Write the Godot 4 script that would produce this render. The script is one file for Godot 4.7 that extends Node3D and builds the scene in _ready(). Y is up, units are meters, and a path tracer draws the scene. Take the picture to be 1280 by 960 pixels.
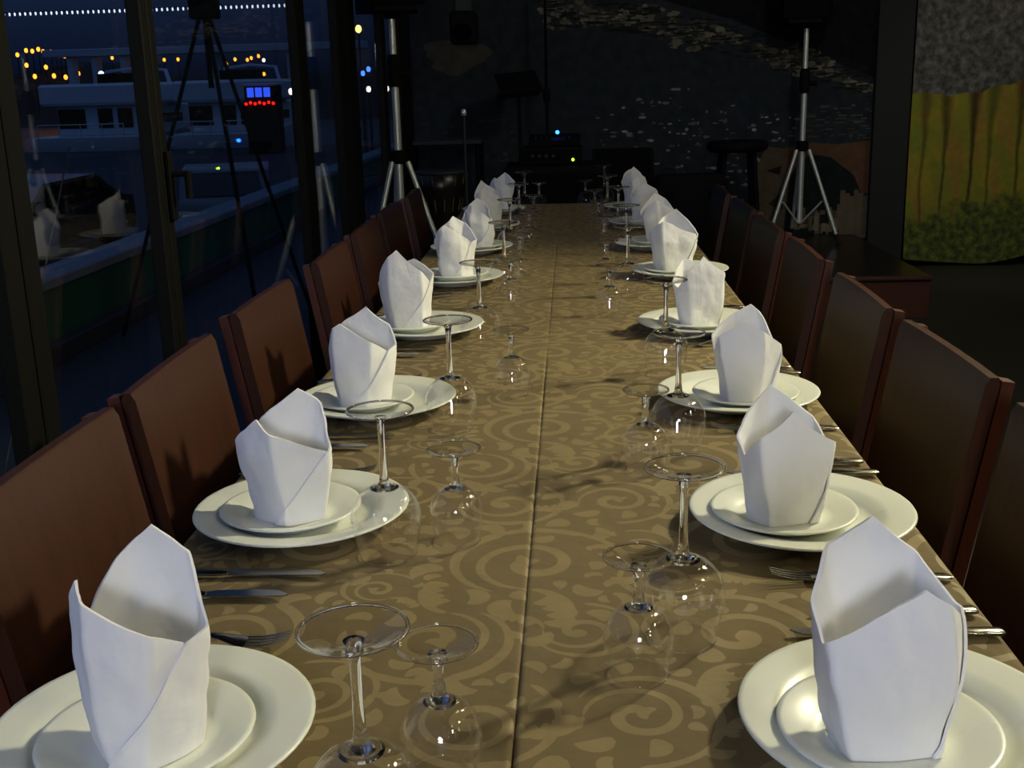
extends Node3D

# ---------------------------------------------------------------- helpers
var used := {}
var M := {}
var rng := RandomNumberGenerator.new()

func numbered(called: String) -> String:
	if not used.has(called):
		used[called] = 0
		return called
	used[called] += 1
	return "%s_%03d" % [called, used[called]]

func thing(called: String, label: String, category: String, at := Vector3.ZERO, turn := 0.0, group := "") -> Node3D:
	var o := Node3D.new()
	o.name = numbered(called)
	add_child(o)
	o.position = at
	o.rotation.y = turn
	o.set_meta("label", label)
	o.set_meta("category", category)
	if group != "":
		o.set_meta("group", group)
	return o

func tag(o: Node3D, label: String, category: String, group := "") -> Node3D:
	o.set_meta("label", label)
	o.set_meta("category", category)
	if group != "":
		o.set_meta("group", group)
	return o

func structure(o: Node3D, label := "", category := "") -> Node3D:
	o.set_meta("kind", "structure")
	if label != "":
		o.set_meta("label", label)
		o.set_meta("category", category)
	return o

func part(called: String, mesh: Mesh, m: Material, parent: Node3D, at := Vector3.ZERO, rot := Vector3.ZERO) -> MeshInstance3D:
	var o := MeshInstance3D.new()
	o.mesh = mesh
	o.material_override = m
	o.cast_shadow = GeometryInstance3D.SHADOW_CASTING_SETTING_ON
	if parent == self:
		o.name = numbered(called)
		add_child(o)
	else:
		o.name = called
		parent.add_child(o, true)
	o.position = at
	o.rotation = rot
	return o

func copy_of(src: Node3D, at: Vector3, turn: float, label: String, group := "") -> Node3D:
	var r: Node3D = src.duplicate()
	var base: String = src.name
	var cut := base.rfind("_0")
	if cut > 0:
		base = base.substr(0, cut)
	r.name = numbered(base)
	add_child(r)
	r.position = at
	r.rotation = Vector3(0, turn, 0)
	r.set_meta("label", label)
	if group != "":
		r.set_meta("group", group)
	return r

func begin() -> SurfaceTool:
	var st := SurfaceTool.new()
	st.begin(Mesh.PRIMITIVE_TRIANGLES)
	return st

func done(st: SurfaceTool) -> ArrayMesh:
	st.generate_normals()
	return st.commit()

# one triangle whose front shows along «out»
func tri(st: SurfaceTool, a: Vector3, b: Vector3, c: Vector3, out: Vector3, ua := Vector2.ZERO, ub := Vector2.ZERO, uc := Vector2.ZERO) -> void:
	if (a - c).cross(a - b).dot(out) < 0.0:
		var t := b
		b = c
		c = t
		var u := ub
		ub = uc
		uc = u
	st.set_uv(ua)
	st.add_vertex(a)
	st.set_uv(ub)
	st.add_vertex(b)
	st.set_uv(uc)
	st.add_vertex(c)

func quad(st: SurfaceTool, a: Vector3, b: Vector3, c: Vector3, d: Vector3, out: Vector3) -> void:
	tri(st, a, b, c, out, Vector2(0, 0), Vector2(1, 0), Vector2(1, 1))
	tri(st, a, c, d, out, Vector2(0, 0), Vector2(1, 1), Vector2(0, 1))

# a box with chamfered edges
func cbox(st: SurfaceTool, xf: Transform3D, size: Vector3, bevel := 0.003) -> void:
	st.set_smooth_group(-1)
	var h := size * 0.5
	bevel = minf(bevel, minf(h.x, minf(h.y, h.z)) * 0.9)
	var i := h - Vector3(bevel, bevel, bevel)
	var P := func(s: Vector3, axis: int) -> Vector3:
		var v := Vector3(s.x * i.x, s.y * i.y, s.z * i.z)
		v[axis] = s[axis] * h[axis]
		return xf * v
	for ax in 3:
		var b1 := (ax + 1) % 3
		var b2 := (ax + 2) % 3
		for s in [-1.0, 1.0]:
			var n := Vector3.ZERO
			n[ax] = s
			var v: Array[Vector3] = []
			for k in [[-1.0, -1.0], [1.0, -1.0], [1.0, 1.0], [-1.0, 1.0]]:
				var q := Vector3.ZERO
				q[ax] = s
				q[b1] = k[0]
				q[b2] = k[1]
				v.append(P.call(q, ax))
			quad(st, v[0], v[1], v[2], v[3], xf.basis * n)
			for s2 in [-1.0, 1.0]:
				var e1 := Vector3.ZERO
				e1[ax] = s
				e1[b1] = s2
				var lo := e1
				var hi := e1
				lo[b2] = -1.0
				hi[b2] = 1.0
				quad(st, P.call(lo, ax), P.call(hi, ax), P.call(hi, b1), P.call(lo, b1), xf.basis * e1)
	for sx in [-1.0, 1.0]:
		for sy in [-1.0, 1.0]:
			for sz in [-1.0, 1.0]:
				var q := Vector3(sx, sy, sz)
				tri(st, P.call(q, 0), P.call(q, 1), P.call(q, 2), xf.basis * q)

func at(v: Vector3, rot := Vector3.ZERO) -> Transform3D:
	return Transform3D(Basis.from_euler(rot), v)

func box_mesh(size: Vector3, bevel := 0.003) -> ArrayMesh:
	var st := begin()
	cbox(st, Transform3D(), size, bevel)
	return done(st)

# profile of (radius, height) from the bottom axis outwards and up
func lathe(st: SurfaceTool, prof: PackedVector2Array, segs := 40, xf := Transform3D(), sharp := false) -> void:
	st.set_smooth_group(-1 if sharp else 0)
	for j in prof.size() - 1:
		var p := prof[j]
		var q := prof[j + 1]
		var n2 := Vector2(q.y - p.y, -(q.x - p.x))
		for i in segs:
			var a := TAU * i / segs
			var b := TAU * (i + 1) / segs
			var m := (a + b) / 2.0
			var out := xf.basis * Vector3(n2.x * cos(m), n2.y, n2.x * sin(m))
			var A := xf * Vector3(p.x * cos(a), p.y, p.x * sin(a))
			var B := xf * Vector3(p.x * cos(b), p.y, p.x * sin(b))
			var C := xf * Vector3(q.x * cos(b), q.y, q.x * sin(b))
			var D := xf * Vector3(q.x * cos(a), q.y, q.x * sin(a))
			if p.x > 1e-6:
				tri(st, A, B, C if q.x > 1e-6 else D, out)
			if q.x > 1e-6:
				tri(st, A, C, D, out)

func lathe_mesh(prof: PackedVector2Array, segs := 40, sharp := false) -> ArrayMesh:
	var st := begin()
	lathe(st, prof, segs, Transform3D(), sharp)
	return done(st)

# an elliptical tube along points; sizes are (half width along side, half thickness)
func sweep(st: SurfaceTool, pts: PackedVector3Array, sizes: PackedVector2Array, side: Vector3, n := 10, cap := true) -> void:
	st.set_smooth_group(-1 if n == 4 else 0)
	var rings: Array = []
	for i in pts.size():
		var d := (pts[mini(i + 1, pts.size() - 1)] - pts[maxi(i - 1, 0)]).normalized()
		var s := (side - d * side.dot(d)).normalized()
		var u := d.cross(s).normalized()
		var ring: Array[Vector3] = []
		var sz := sizes[mini(i, sizes.size() - 1)]
		for k in n:
			var a := TAU * k / n + (PI / 4 if n == 4 else 0.0)
			var grow := 1.41421 if n == 4 else 1.0
			ring.append(pts[i] + (s * cos(a) * sz.x + u * sin(a) * sz.y) * grow)
		rings.append(ring)
	for i in pts.size() - 1:
		for k in n:
			var k2 := (k + 1) % n
			var c: Vector3 = (pts[i] + pts[i + 1]) / 2.0
			var A: Vector3 = rings[i][k]
			var B: Vector3 = rings[i][k2]
			var C: Vector3 = rings[i + 1][k2]
			var D: Vector3 = rings[i + 1][k]
			quad(st, A, B, C, D, (A + B + C + D) / 4.0 - c)
	if cap:
		st.set_smooth_group(1)
		for e in [0, pts.size() - 1]:
			var inward: Vector3 = pts[1] if e == 0 else pts[pts.size() - 2]
			for k in n:
				tri(st, pts[e], rings[e][k], rings[e][(k + 1) % n], pts[e] - inward)

func rod(a: Vector3, b: Vector3, r: float, n := 10, r2 := -1.0) -> ArrayMesh:
	var st := begin()
	rod_in(st, a, b, r, n, r2)
	return done(st)

func rod_in(st: SurfaceTool, a: Vector3, b: Vector3, r: float, n := 10, r2 := -1.0) -> void:
	var side := Vector3(1, 0, 0) if absf((b - a).normalized().x) < 0.8 else Vector3(0, 0, 1)
	if r2 < 0.0:
		r2 = r
	sweep(st, PackedVector3Array([a, b]), PackedVector2Array([Vector2(r, r), Vector2(r2, r2)]), side, n)

# a flat outline given thickness along z
func prism(st: SurfaceTool, poly: PackedVector2Array, z0: float, z1: float, xf := Transform3D(), smooth_sides := false) -> void:
	var idx := Geometry2D.triangulate_polygon(poly)
	st.set_smooth_group(-1)
	for k in range(0, idx.size(), 3):
		var a := poly[idx[k]]
		var b := poly[idx[k + 1]]
		var c := poly[idx[k + 2]]
		tri(st, xf * Vector3(a.x, a.y, z1), xf * Vector3(b.x, b.y, z1), xf * Vector3(c.x, c.y, z1), xf.basis * Vector3(0, 0, 1))
		tri(st, xf * Vector3(a.x, a.y, z0), xf * Vector3(b.x, b.y, z0), xf * Vector3(c.x, c.y, z0), xf.basis * Vector3(0, 0, -1))
	st.set_smooth_group(3 if smooth_sides else -1)
	var turn := -1.0 if Geometry2D.is_polygon_clockwise(poly) else 1.0
	for k in poly.size():
		var a := poly[k]
		var b := poly[(k + 1) % poly.size()]
		var n := Vector3(b.y - a.y, -(b.x - a.x), 0) * turn
		quad(st, xf * Vector3(a.x, a.y, z0), xf * Vector3(b.x, b.y, z0), xf * Vector3(b.x, b.y, z1), xf * Vector3(a.x, a.y, z1), xf.basis * n)

func mat(c: Color, rough := 0.7, metal := 0.0) -> StandardMaterial3D:
	var m := StandardMaterial3D.new()
	m.albedo_color = c
	m.roughness = rough
	m.metallic = metal
	return m

func glow(c: Color, energy: float) -> StandardMaterial3D:
	var m := mat(Color(0.05, 0.05, 0.05), 0.4)
	m.emission_enabled = true
	m.emission = c
	m.emission_energy_multiplier = energy
	return m

func solid_glass() -> StandardMaterial3D:
	var m := StandardMaterial3D.new()
	m.albedo_color = Color(1, 1, 1, 0.0)
	m.roughness = 0.0
	m.transparency = BaseMaterial3D.TRANSPARENCY_ALPHA
	m.refraction_enabled = true
	m.refraction_scale = 0.05
	return m

func sheet_glass() -> StandardMaterial3D:
	var m := StandardMaterial3D.new()
	m.albedo_color = Color(1, 1, 1, 0.0)
	m.roughness = 0.01
	m.transparency = BaseMaterial3D.TRANSPARENCY_ALPHA
	return m

func noise_img(w: int, h: int, freq: float, seed_no: int, octaves := 4) -> Image:
	var n := FastNoiseLite.new()
	n.seed = seed_no
	n.noise_type = FastNoiseLite.TYPE_SIMPLEX_SMOOTH
	n.frequency = freq
	n.fractal_octaves = octaves
	return n.get_seamless_image(w, h)

# a grey picture turned into a ramp between colours
func ramp(src: Image, cols: Array, w: int, h: int) -> ImageTexture:
	src.convert(Image.FORMAT_L8)
	var data := src.get_data()
	var out := PackedByteArray()
	out.resize(data.size() * 3)
	var lut: Array = []
	for i in 256:
		var f := i / 255.0 * (cols.size() - 1)
		var k := mini(int(f), cols.size() - 2)
		var c: Color = cols[k].lerp(cols[k + 1], f - k)
		lut.append([int(c.r * 255), int(c.g * 255), int(c.b * 255)])
	for i in data.size():
		var l: Array = lut[data[i]]
		out[i * 3] = l[0]
		out[i * 3 + 1] = l[1]
		out[i * 3 + 2] = l[2]
	var im := Image.create_from_data(src.get_width(), src.get_height(), false, Image.FORMAT_RGB8, out)
	if im.get_width() != w or im.get_height() != h:
		im.resize(w, h, Image.INTERPOLATE_CUBIC)
	return ImageTexture.create_from_image(im)

func triplanar(m: StandardMaterial3D, scale: Vector3) -> StandardMaterial3D:
	m.uv1_triplanar = true
	m.uv1_scale = scale
	return m

func fill_poly(im: Image, poly: PackedVector2Array, col: Color) -> void:
	var lo := INF
	var hi := -INF
	for p in poly:
		lo = minf(lo, p.y)
		hi = maxf(hi, p.y)
	var W := im.get_width()
	for y in range(maxi(0, int(ceil(lo))), mini(im.get_height() - 1, int(floor(hi))) + 1):
		var xs: Array[float] = []
		for k in poly.size():
			var a := poly[k]
			var b := poly[(k + 1) % poly.size()]
			if (a.y <= y) != (b.y <= y):
				xs.append(a.x + (y - a.y) / (b.y - a.y) * (b.x - a.x))
		xs.sort()
		for k in range(0, xs.size() - 1, 2):
			var x0 := maxi(0, int(round(xs[k])))
			var x1 := mini(W, int(round(xs[k + 1])))
			if x1 > x0:
				im.fill_rect(Rect2i(x0, y, x1 - x0, 1), col)

# ---------------------------------------------------------------- damask print of the tablecloth
func brush(c: Array, w0: float, w1: float) -> PackedVector2Array:
	# a stroke along points c that swells from w0 to w1 and ends round
	var left := PackedVector2Array()
	var right := PackedVector2Array()
	var n := c.size()
	for i in n:
		var d: Vector2 = (c[mini(i + 1, n - 1)] - c[maxi(i - 1, 0)]).normalized()
		var t := float(i) / (n - 1)
		var w := 1.25 * lerpf(w0, w1, t) * minf(1.0, sqrt(maxf(0.0, 1.0 - pow(2.0 * t - 1.0, 8.0))))
		left.append(c[i] + d.orthogonal() * w)
		right.append(c[i] - d.orthogonal() * w)
	right.reverse()
	left.append_array(right)
	return left

func drop(p: Vector2, dir: float, length: float, width: float, bend := 0.4) -> PackedVector2Array:
	var left := PackedVector2Array()
	var right := PackedVector2Array()
	for i in 15:
		var t := i / 14.0
		var a := dir + bend * t
		var c := p + Vector2(cos(a), sin(a)) * length * t
		var w := 1.45 * width * pow(t, 0.8) * sqrt(maxf(0.0, 1.0 - t * t)) * 1.6
		var o := Vector2(-sin(a), cos(a)) * w
		left.append(c + o)
		right.append(c - o)
	right.reverse()
	left.append_array(right)
	return left

func damask() -> ImageTexture:
	var S := 2048
	var im := Image.create(S, S, false, Image.FORMAT_L8)
	im.fill(Color(0, 0, 0))
	var shapes: Array = []
	var r := RandomNumberGenerator.new()
	r.seed = 11
	# big scrolls, each with a fan of drops on its outer side
	var scrolls: Array = []
	for R in [270.0, 270.0, 230.0, 230.0, 190.0, 190.0, 190.0, 150.0, 150.0, 150.0, 150.0, 110.0, 110.0, 110.0, 110.0]:
		for attempt in 400:
			var c := Vector2(r.randf() * S, r.randf() * S)
			var clear := true
			for o in scrolls:
				var dx := absf(c.x - o[0])
				var dy := absf(c.y - o[1])
				dx = minf(dx, S - dx)
				dy = minf(dy, S - dy)
				if Vector2(dx, dy).length() < (R + o[2]) * 1.42:
					clear = false
					break
			if clear:
				scrolls.append([c.x, c.y, R, 1.0 if r.randf() < 0.5 else -1.0, r.randf() * TAU])
				break
	for s in scrolls:
		var c := Vector2(s[0], s[1])
		var R: float = s[2]
		var hand: float = s[3]
		var a0: float = s[4]
		var line: Array = []
		for i in 61:
			var t := i / 60.0
			var a := a0 + hand * t * TAU * 1.45
			line.append(c + Vector2(cos(a), sin(a)) * R * pow(1.0 - t, 0.85) * (1.0 + 0.0 * t))
		shapes.append(brush(line, R * 0.05, R * 0.13))
		shapes.append(drop(c + Vector2(cos(a0 + 2.4), sin(a0 + 2.4)) * R * 0.2, a0 + 5.4, R * 0.42, R * 0.13, hand))
		# trailing stem away from the scroll
		var tail: Array = []
		var p: Vector2 = line[0]
		var dir: Vector2 = (line[0] - line[2]).normalized()
		for i in 25:
			tail.append(p)
			p += dir * R * 0.055
			dir = dir.rotated(hand * 0.075)
		shapes.append(brush(tail, R * 0.05, R * 0.11))
		# ribbons that run along the scroll's outer side
		for k in 3:
			var arc: Array = []
			var b0 := a0 + hand * (0.5 + 1.3 * k)
			for i in 21:
				var t := i / 20.0
				var a := b0 + hand * t * (2.3 - 0.3 * k)
				arc.append(c + Vector2(cos(a), sin(a)) * R * (1.22 + 0.12 * k + 0.16 * t))
			shapes.append(brush(arc, R * 0.03, R * (0.11 - 0.02 * k)))
		for k in 5:
			var t := k / 4.0
			var a := a0 + hand * (0.2 + t * 4.9)
			var q := c + Vector2(cos(a), sin(a)) * R * (1.42 + 0.06 * (k % 2))
			shapes.append(drop(q, a + hand * 0.9, R * (0.62 - 0.16 * t), R * (0.20 - 0.05 * t), -hand * 1.1))
		for k in 4:
			var e: Vector2 = tail[6 + k * 5]
			shapes.append(drop(e, dir.angle() + hand * (-1.1 + 0.12 * k), R * 0.46, R * 0.16, hand * 0.9))
	for sh in shapes:
		for ox in [-S, 0, S]:
			for oy in [-S, 0, S]:
				var moved := PackedVector2Array()
				for v in sh:
					moved.append(v + Vector2(ox, oy))
				fill_poly(im, moved, Color.WHITE)
	# loose leaves where the ground is still bare
	for k in 2400:
		var p := Vector2(r.randf() * S, r.randf() * S)
		var len := r.randf_range(70, 190)
		var dirn := r.randf() * TAU
		var wid := len * r.randf_range(0.24, 0.36)
		var bend := r.randf_range(-1.2, 1.2)
		var fig := drop(p, dirn, len, wid, bend)
		var grown := drop(p - Vector2(cos(dirn), sin(dirn)) * 10, dirn, len + 22, wid * 1.1 + 9, bend)
		var free := true
		for v in grown:
			if im.get_pixel(posmod(int(v.x), S), posmod(int(v.y), S)).r > 0.5:
				free = false
				break
		for v in fig:
			if not free:
				break
			if im.get_pixel(posmod(int(v.x), S), posmod(int(v.y), S)).r > 0.5:
				free = false
		if free:
			for ox in [-S, 0, S]:
				for oy in [-S, 0, S]:
					var moved := PackedVector2Array()
					for v in fig:
						moved.append(v + Vector2(ox, oy))
					fill_poly(im, moved, Color.WHITE)
	im.resize(1024, 1024, Image.INTERPOLATE_BILINEAR)
	M.damask_mask = im
	return ramp(im.duplicate(), [Color(0.425, 0.362, 0.232), Color(0.535, 0.468, 0.322)], 1024, 1024)

# ---------------------------------------------------------------- photo print of the bay on the back wall
func bay_print() -> ImageTexture:
	var W := 1536
	var H := 1152
	# the print covers 3.1 m across and 2.35 m up; px() takes metres from its lower left corner
	var K := W / 3.1
	var px := func(x: float, y: float) -> Vector2: return Vector2((x + 1.08) * K, H - (y - 0.2) * K)
	var im := Image.create(W, H, false, Image.FORMAT_RGB8)
	im.fill(Color(0.13, 0.15, 0.165))
	var r := RandomNumberGenerator.new()
	r.seed = 5
	var poly := func(pts: Array, col: Color) -> void:
		var o := PackedVector2Array()
		for p in pts:
			o.append(px.call(p[0], p[1]))
		fill_poly(im, o, col)
	# deep water towards the far shore, then dark hills above the town
	poly.call([[-1.1, 0.2], [-1.1, 1.1], [-0.5, 1.25], [0.3, 1.35], [1.2, 1.2], [2.05, 0.95], [2.05, 0.2]], Color(0.135, 0.157, 0.178))
	poly.call([[-1.1, 2.6], [-1.1, 1.8], [0.3, 1.85], [1.1, 1.62], [2.1, 1.2], [2.1, 2.6]], Color(0.065, 0.07, 0.068))
	# the town along the far shore: a band of many small pale fronts
	for k in 520:
		var t := r.randf()
		var x := lerpf(-0.15, 2.03, t)
		var mid := 1.72 - 0.05 * t - 0.50 * pow(t, 1.6) + 0.02 * sin(t * 25.0)
		var half := 0.13 * (1.0 - 0.45 * t) * (0.7 + 0.4 * sin(t * 17.0 + 1.0))
		var y := mid + r.randf_range(-half, half)
		var g := r.randf_range(0.16, 0.44)
		var p: Vector2 = px.call(x, y)
		var blob := PackedVector2Array()
		var bw := r.randf_range(5, 20)
		var bh := bw * r.randf_range(0.35, 0.8)
		for q in 7:
			var a := TAU * q / 7.0
			blob.append(p + Vector2(cos(a) * bw, sin(a) * bh) * r.randf_range(0.6, 1.2))
		fill_poly(im, blob, Color(g, g * 0.95, g * 0.80))
	for k in 260:
		var t := r.randf()
		var p: Vector2 = px.call(lerpf(-0.15, 2.03, t), 1.72 - 0.05 * t - 0.50 * pow(t, 1.6) + r.randf_range(-0.1, 0.1))
		im.fill_rect(Rect2i(int(p.x), int(p.y), r.randi_range(10, 50), r.randi_range(2, 6)), Color(0.09, 0.10, 0.09))
	# boats at anchor
	for k in 230:
		var x := r.randf_range(0.2, 1.62)
		var y := r.randf_range(0.55, 1.2)
		if y > 1.22 - 0.28 * absf(x - 0.75) or r.randf() > 1.25 - absf(y - 0.85) * 1.6:
			continue
		var p: Vector2 = px.call(x, y)
		var g := r.randf_range(0.26, 0.58)
		var w := r.randi_range(6, 24)
		var speck := PackedVector2Array()
		var sh := r.randf_range(2.0, 5.5)
		for q in 8:
			var a := TAU * q / 8.0
			speck.append(p + Vector2(cos(a) * w * 0.55, sin(a) * sh) * r.randf_range(0.7, 1.25))
		fill_poly(im, speck, Color(g, g, g * 0.95))
	# small vessels seen against the right shore
	for k in 60:
		var p: Vector2 = px.call(r.randf_range(1.55, 2.02), r.randf_range(0.86, 1.08))
		var g := r.randf_range(0.2, 0.36)
		im.fill_rect(Rect2i(int(p.x), int(p.y), r.randi_range(8, 40), r.randi_range(2, 5)), Color(g, g * 0.96, g * 0.85))
	# near headland with a dark hill before it, and the high-rises below
	poly.call([[1.3, 0.2], [1.28, 0.7], [1.34, 0.82], [1.45, 0.80], [1.52, 0.6], [1.5, 0.2]], Color(0.30, 0.26, 0.20))
	poly.call([[1.34, 0.66], [1.44, 0.69], [1.43, 0.63]], Color(0.12, 0.10, 0.085))
	poly.call([[1.36, 0.44], [1.45, 0.52], [1.46, 0.4]], Color(0.15, 0.13, 0.11))
	poly.call([[1.45, 0.8], [1.6, 0.84], [1.8, 0.82], [2.02, 0.84], [2.02, 0.5], [1.5, 0.5]], Color(0.32, 0.23, 0.17))
	poly.call([[1.46, 0.2], [1.5, 0.62], [1.62, 0.76], [1.76, 0.74], [1.92, 0.62], [2.0, 0.45], [2.02, 0.2]], Color(0.085, 0.10, 0.105))
	for k in 90:
		var x := r.randf_range(1.52, 1.98)
		var p: Vector2 = px.call(x, 0.26 + r.randf() * 0.12)
		var g := r.randf_range(0.22, 0.45)
		var h := r.randi_range(8, 50)
		im.fill_rect(Rect2i(int(p.x), int(p.y) - h / 2, r.randi_range(6, 18), h), Color(g, g * 0.92, g * 0.74))
	for k in 6:
		var p: Vector2 = px.call(1.84 + 0.03 * k, 0.52 - 0.02 * (k % 3))
		im.fill_rect(Rect2i(int(p.x), int(p.y), 16, 150), Color(0.35 - 0.03 * (k % 2), 0.30, 0.25))
	# pale cove on the left of the print
	var cove: Array = []
	for i in 28:
		var a := TAU * i / 28.0
		var rr := 0.85 + 0.16 * sin(a * 3.0 + 0.7) + r.randf_range(-0.09, 0.09)
		cove.append([-0.72 + cos(a) * 0.25 * rr, 1.45 + sin(a) * 0.12 * rr])
	poly.call(cove, Color(0.235, 0.225, 0.195))
	for k in 60:
		var p: Vector2 = px.call(r.randf_range(-1.0, -0.3), r.randf_range(0.75, 1.05))
		var g := r.randf_range(0.14, 0.22)
		im.fill_rect(Rect2i(int(p.x), int(p.y), r.randi_range(6, 30), r.randi_range(3, 10)), Color(g, g, g * 0.93))
	# grain of the print
	var gr := noise_img(W, H, 0.02, 3, 5)
	gr.convert(Image.FORMAT_RGBA8)
	var d := gr.get_data()
	for i in range(3, d.size(), 4):
		d[i] = 14
	gr = Image.create_from_data(W, H, false, Image.FORMAT_RGBA8, d)
	im.convert(Image.FORMAT_RGBA8)
	im.blend_rect(gr, Rect2i(0, 0, W, H), Vector2i.ZERO)
	im.resize(W / 2, H / 2, Image.INTERPOLATE_BILINEAR)
	im.resize(W, H, Image.INTERPOLATE_CUBIC)
	return ImageTexture.create_from_image(im)

func canvas_print() -> ImageTexture:
	# grey rock above, yellow wash with dark runs below, moss at the foot; 1 m across, 2 m tall
	var W := 512
	var H := 1024
	var im := Image.create(W, H, false, Image.FORMAT_RGB8)
	var n := FastNoiseLite.new()
	n.seed = 21
	n.frequency = 0.03
	n.fractal_octaves = 5
	var m := FastNoiseLite.new()
	m.seed = 4
	m.frequency = 0.008
	m.fractal_octaves = 3
	var runs: Array = [0.09, 0.23, 0.41, 0.52, 0.70, 0.86]
	for y in H:
		for x in W:
			var u := float(x) / W
			var up := 2.0 * (1.0 - float(y) / H)      # metres above the hem
			var rough := n.get_noise_2d(x, y)
			var slow := m.get_noise_2d(x, y)
			var edge := 1.14 + 0.22 * pow(maxf(0.0, u - 0.35), 1.5) * 1.6 + slow * 0.03
			var c: Color
			if up > edge:
				var g := 0.33 + rough * 0.12 + m.get_noise_2d(x * 2.0, y * 2.0) * 0.06
				if absf(m.get_noise_2d(x * 3.0 + 900, y * 3.0)) < 0.02:
					g *= 0.8
				c = Color(g, g * 1.0, g * 0.97)
			else:
				var y0 := Color(0.53, 0.49, 0.18).lerp(Color(0.45, 0.475, 0.18), clampf(0.5 + slow * 1.6, 0, 1))
				y0 = y0.lerp(Color(0.54, 0.41, 0.21), clampf(m.get_noise_2d(x * 3 + 300, y * 0.3) * 1.7, 0, 0.7))
				var dark := 0.0
				for k in runs.size():
					var w := 0.018 + 0.05 * pow(clampf((up - 0.62) / (edge - 0.62), 0, 1), 2.0)
					var cx: float = runs[k] + 0.004 * sin(up * 9.0 + k) + slow * 0.01
					dark = maxf(dark, (1.0 - smoothstep(0.0, w, absf(u - cx))) * (0.45 + 0.35 * ((k * 7) % 3) / 2.0) * smoothstep(0.1, 0.4, up))
				c = y0.lerp(Color(0.20, 0.17, 0.11), dark)
				var moss := smoothstep(0.42 + 0.12 * u, 0.28 + 0.12 * u, up + slow * 0.12)
				c = c.lerp(Color(0.30 + rough * 0.15, 0.34 + rough * 0.15, 0.17), moss)
			im.set_pixel(x, y, Color(c.r + rough * 0.03, c.g + rough * 0.03, c.b + rough * 0.02))
	return ImageTexture.create_from_image(im)

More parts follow.
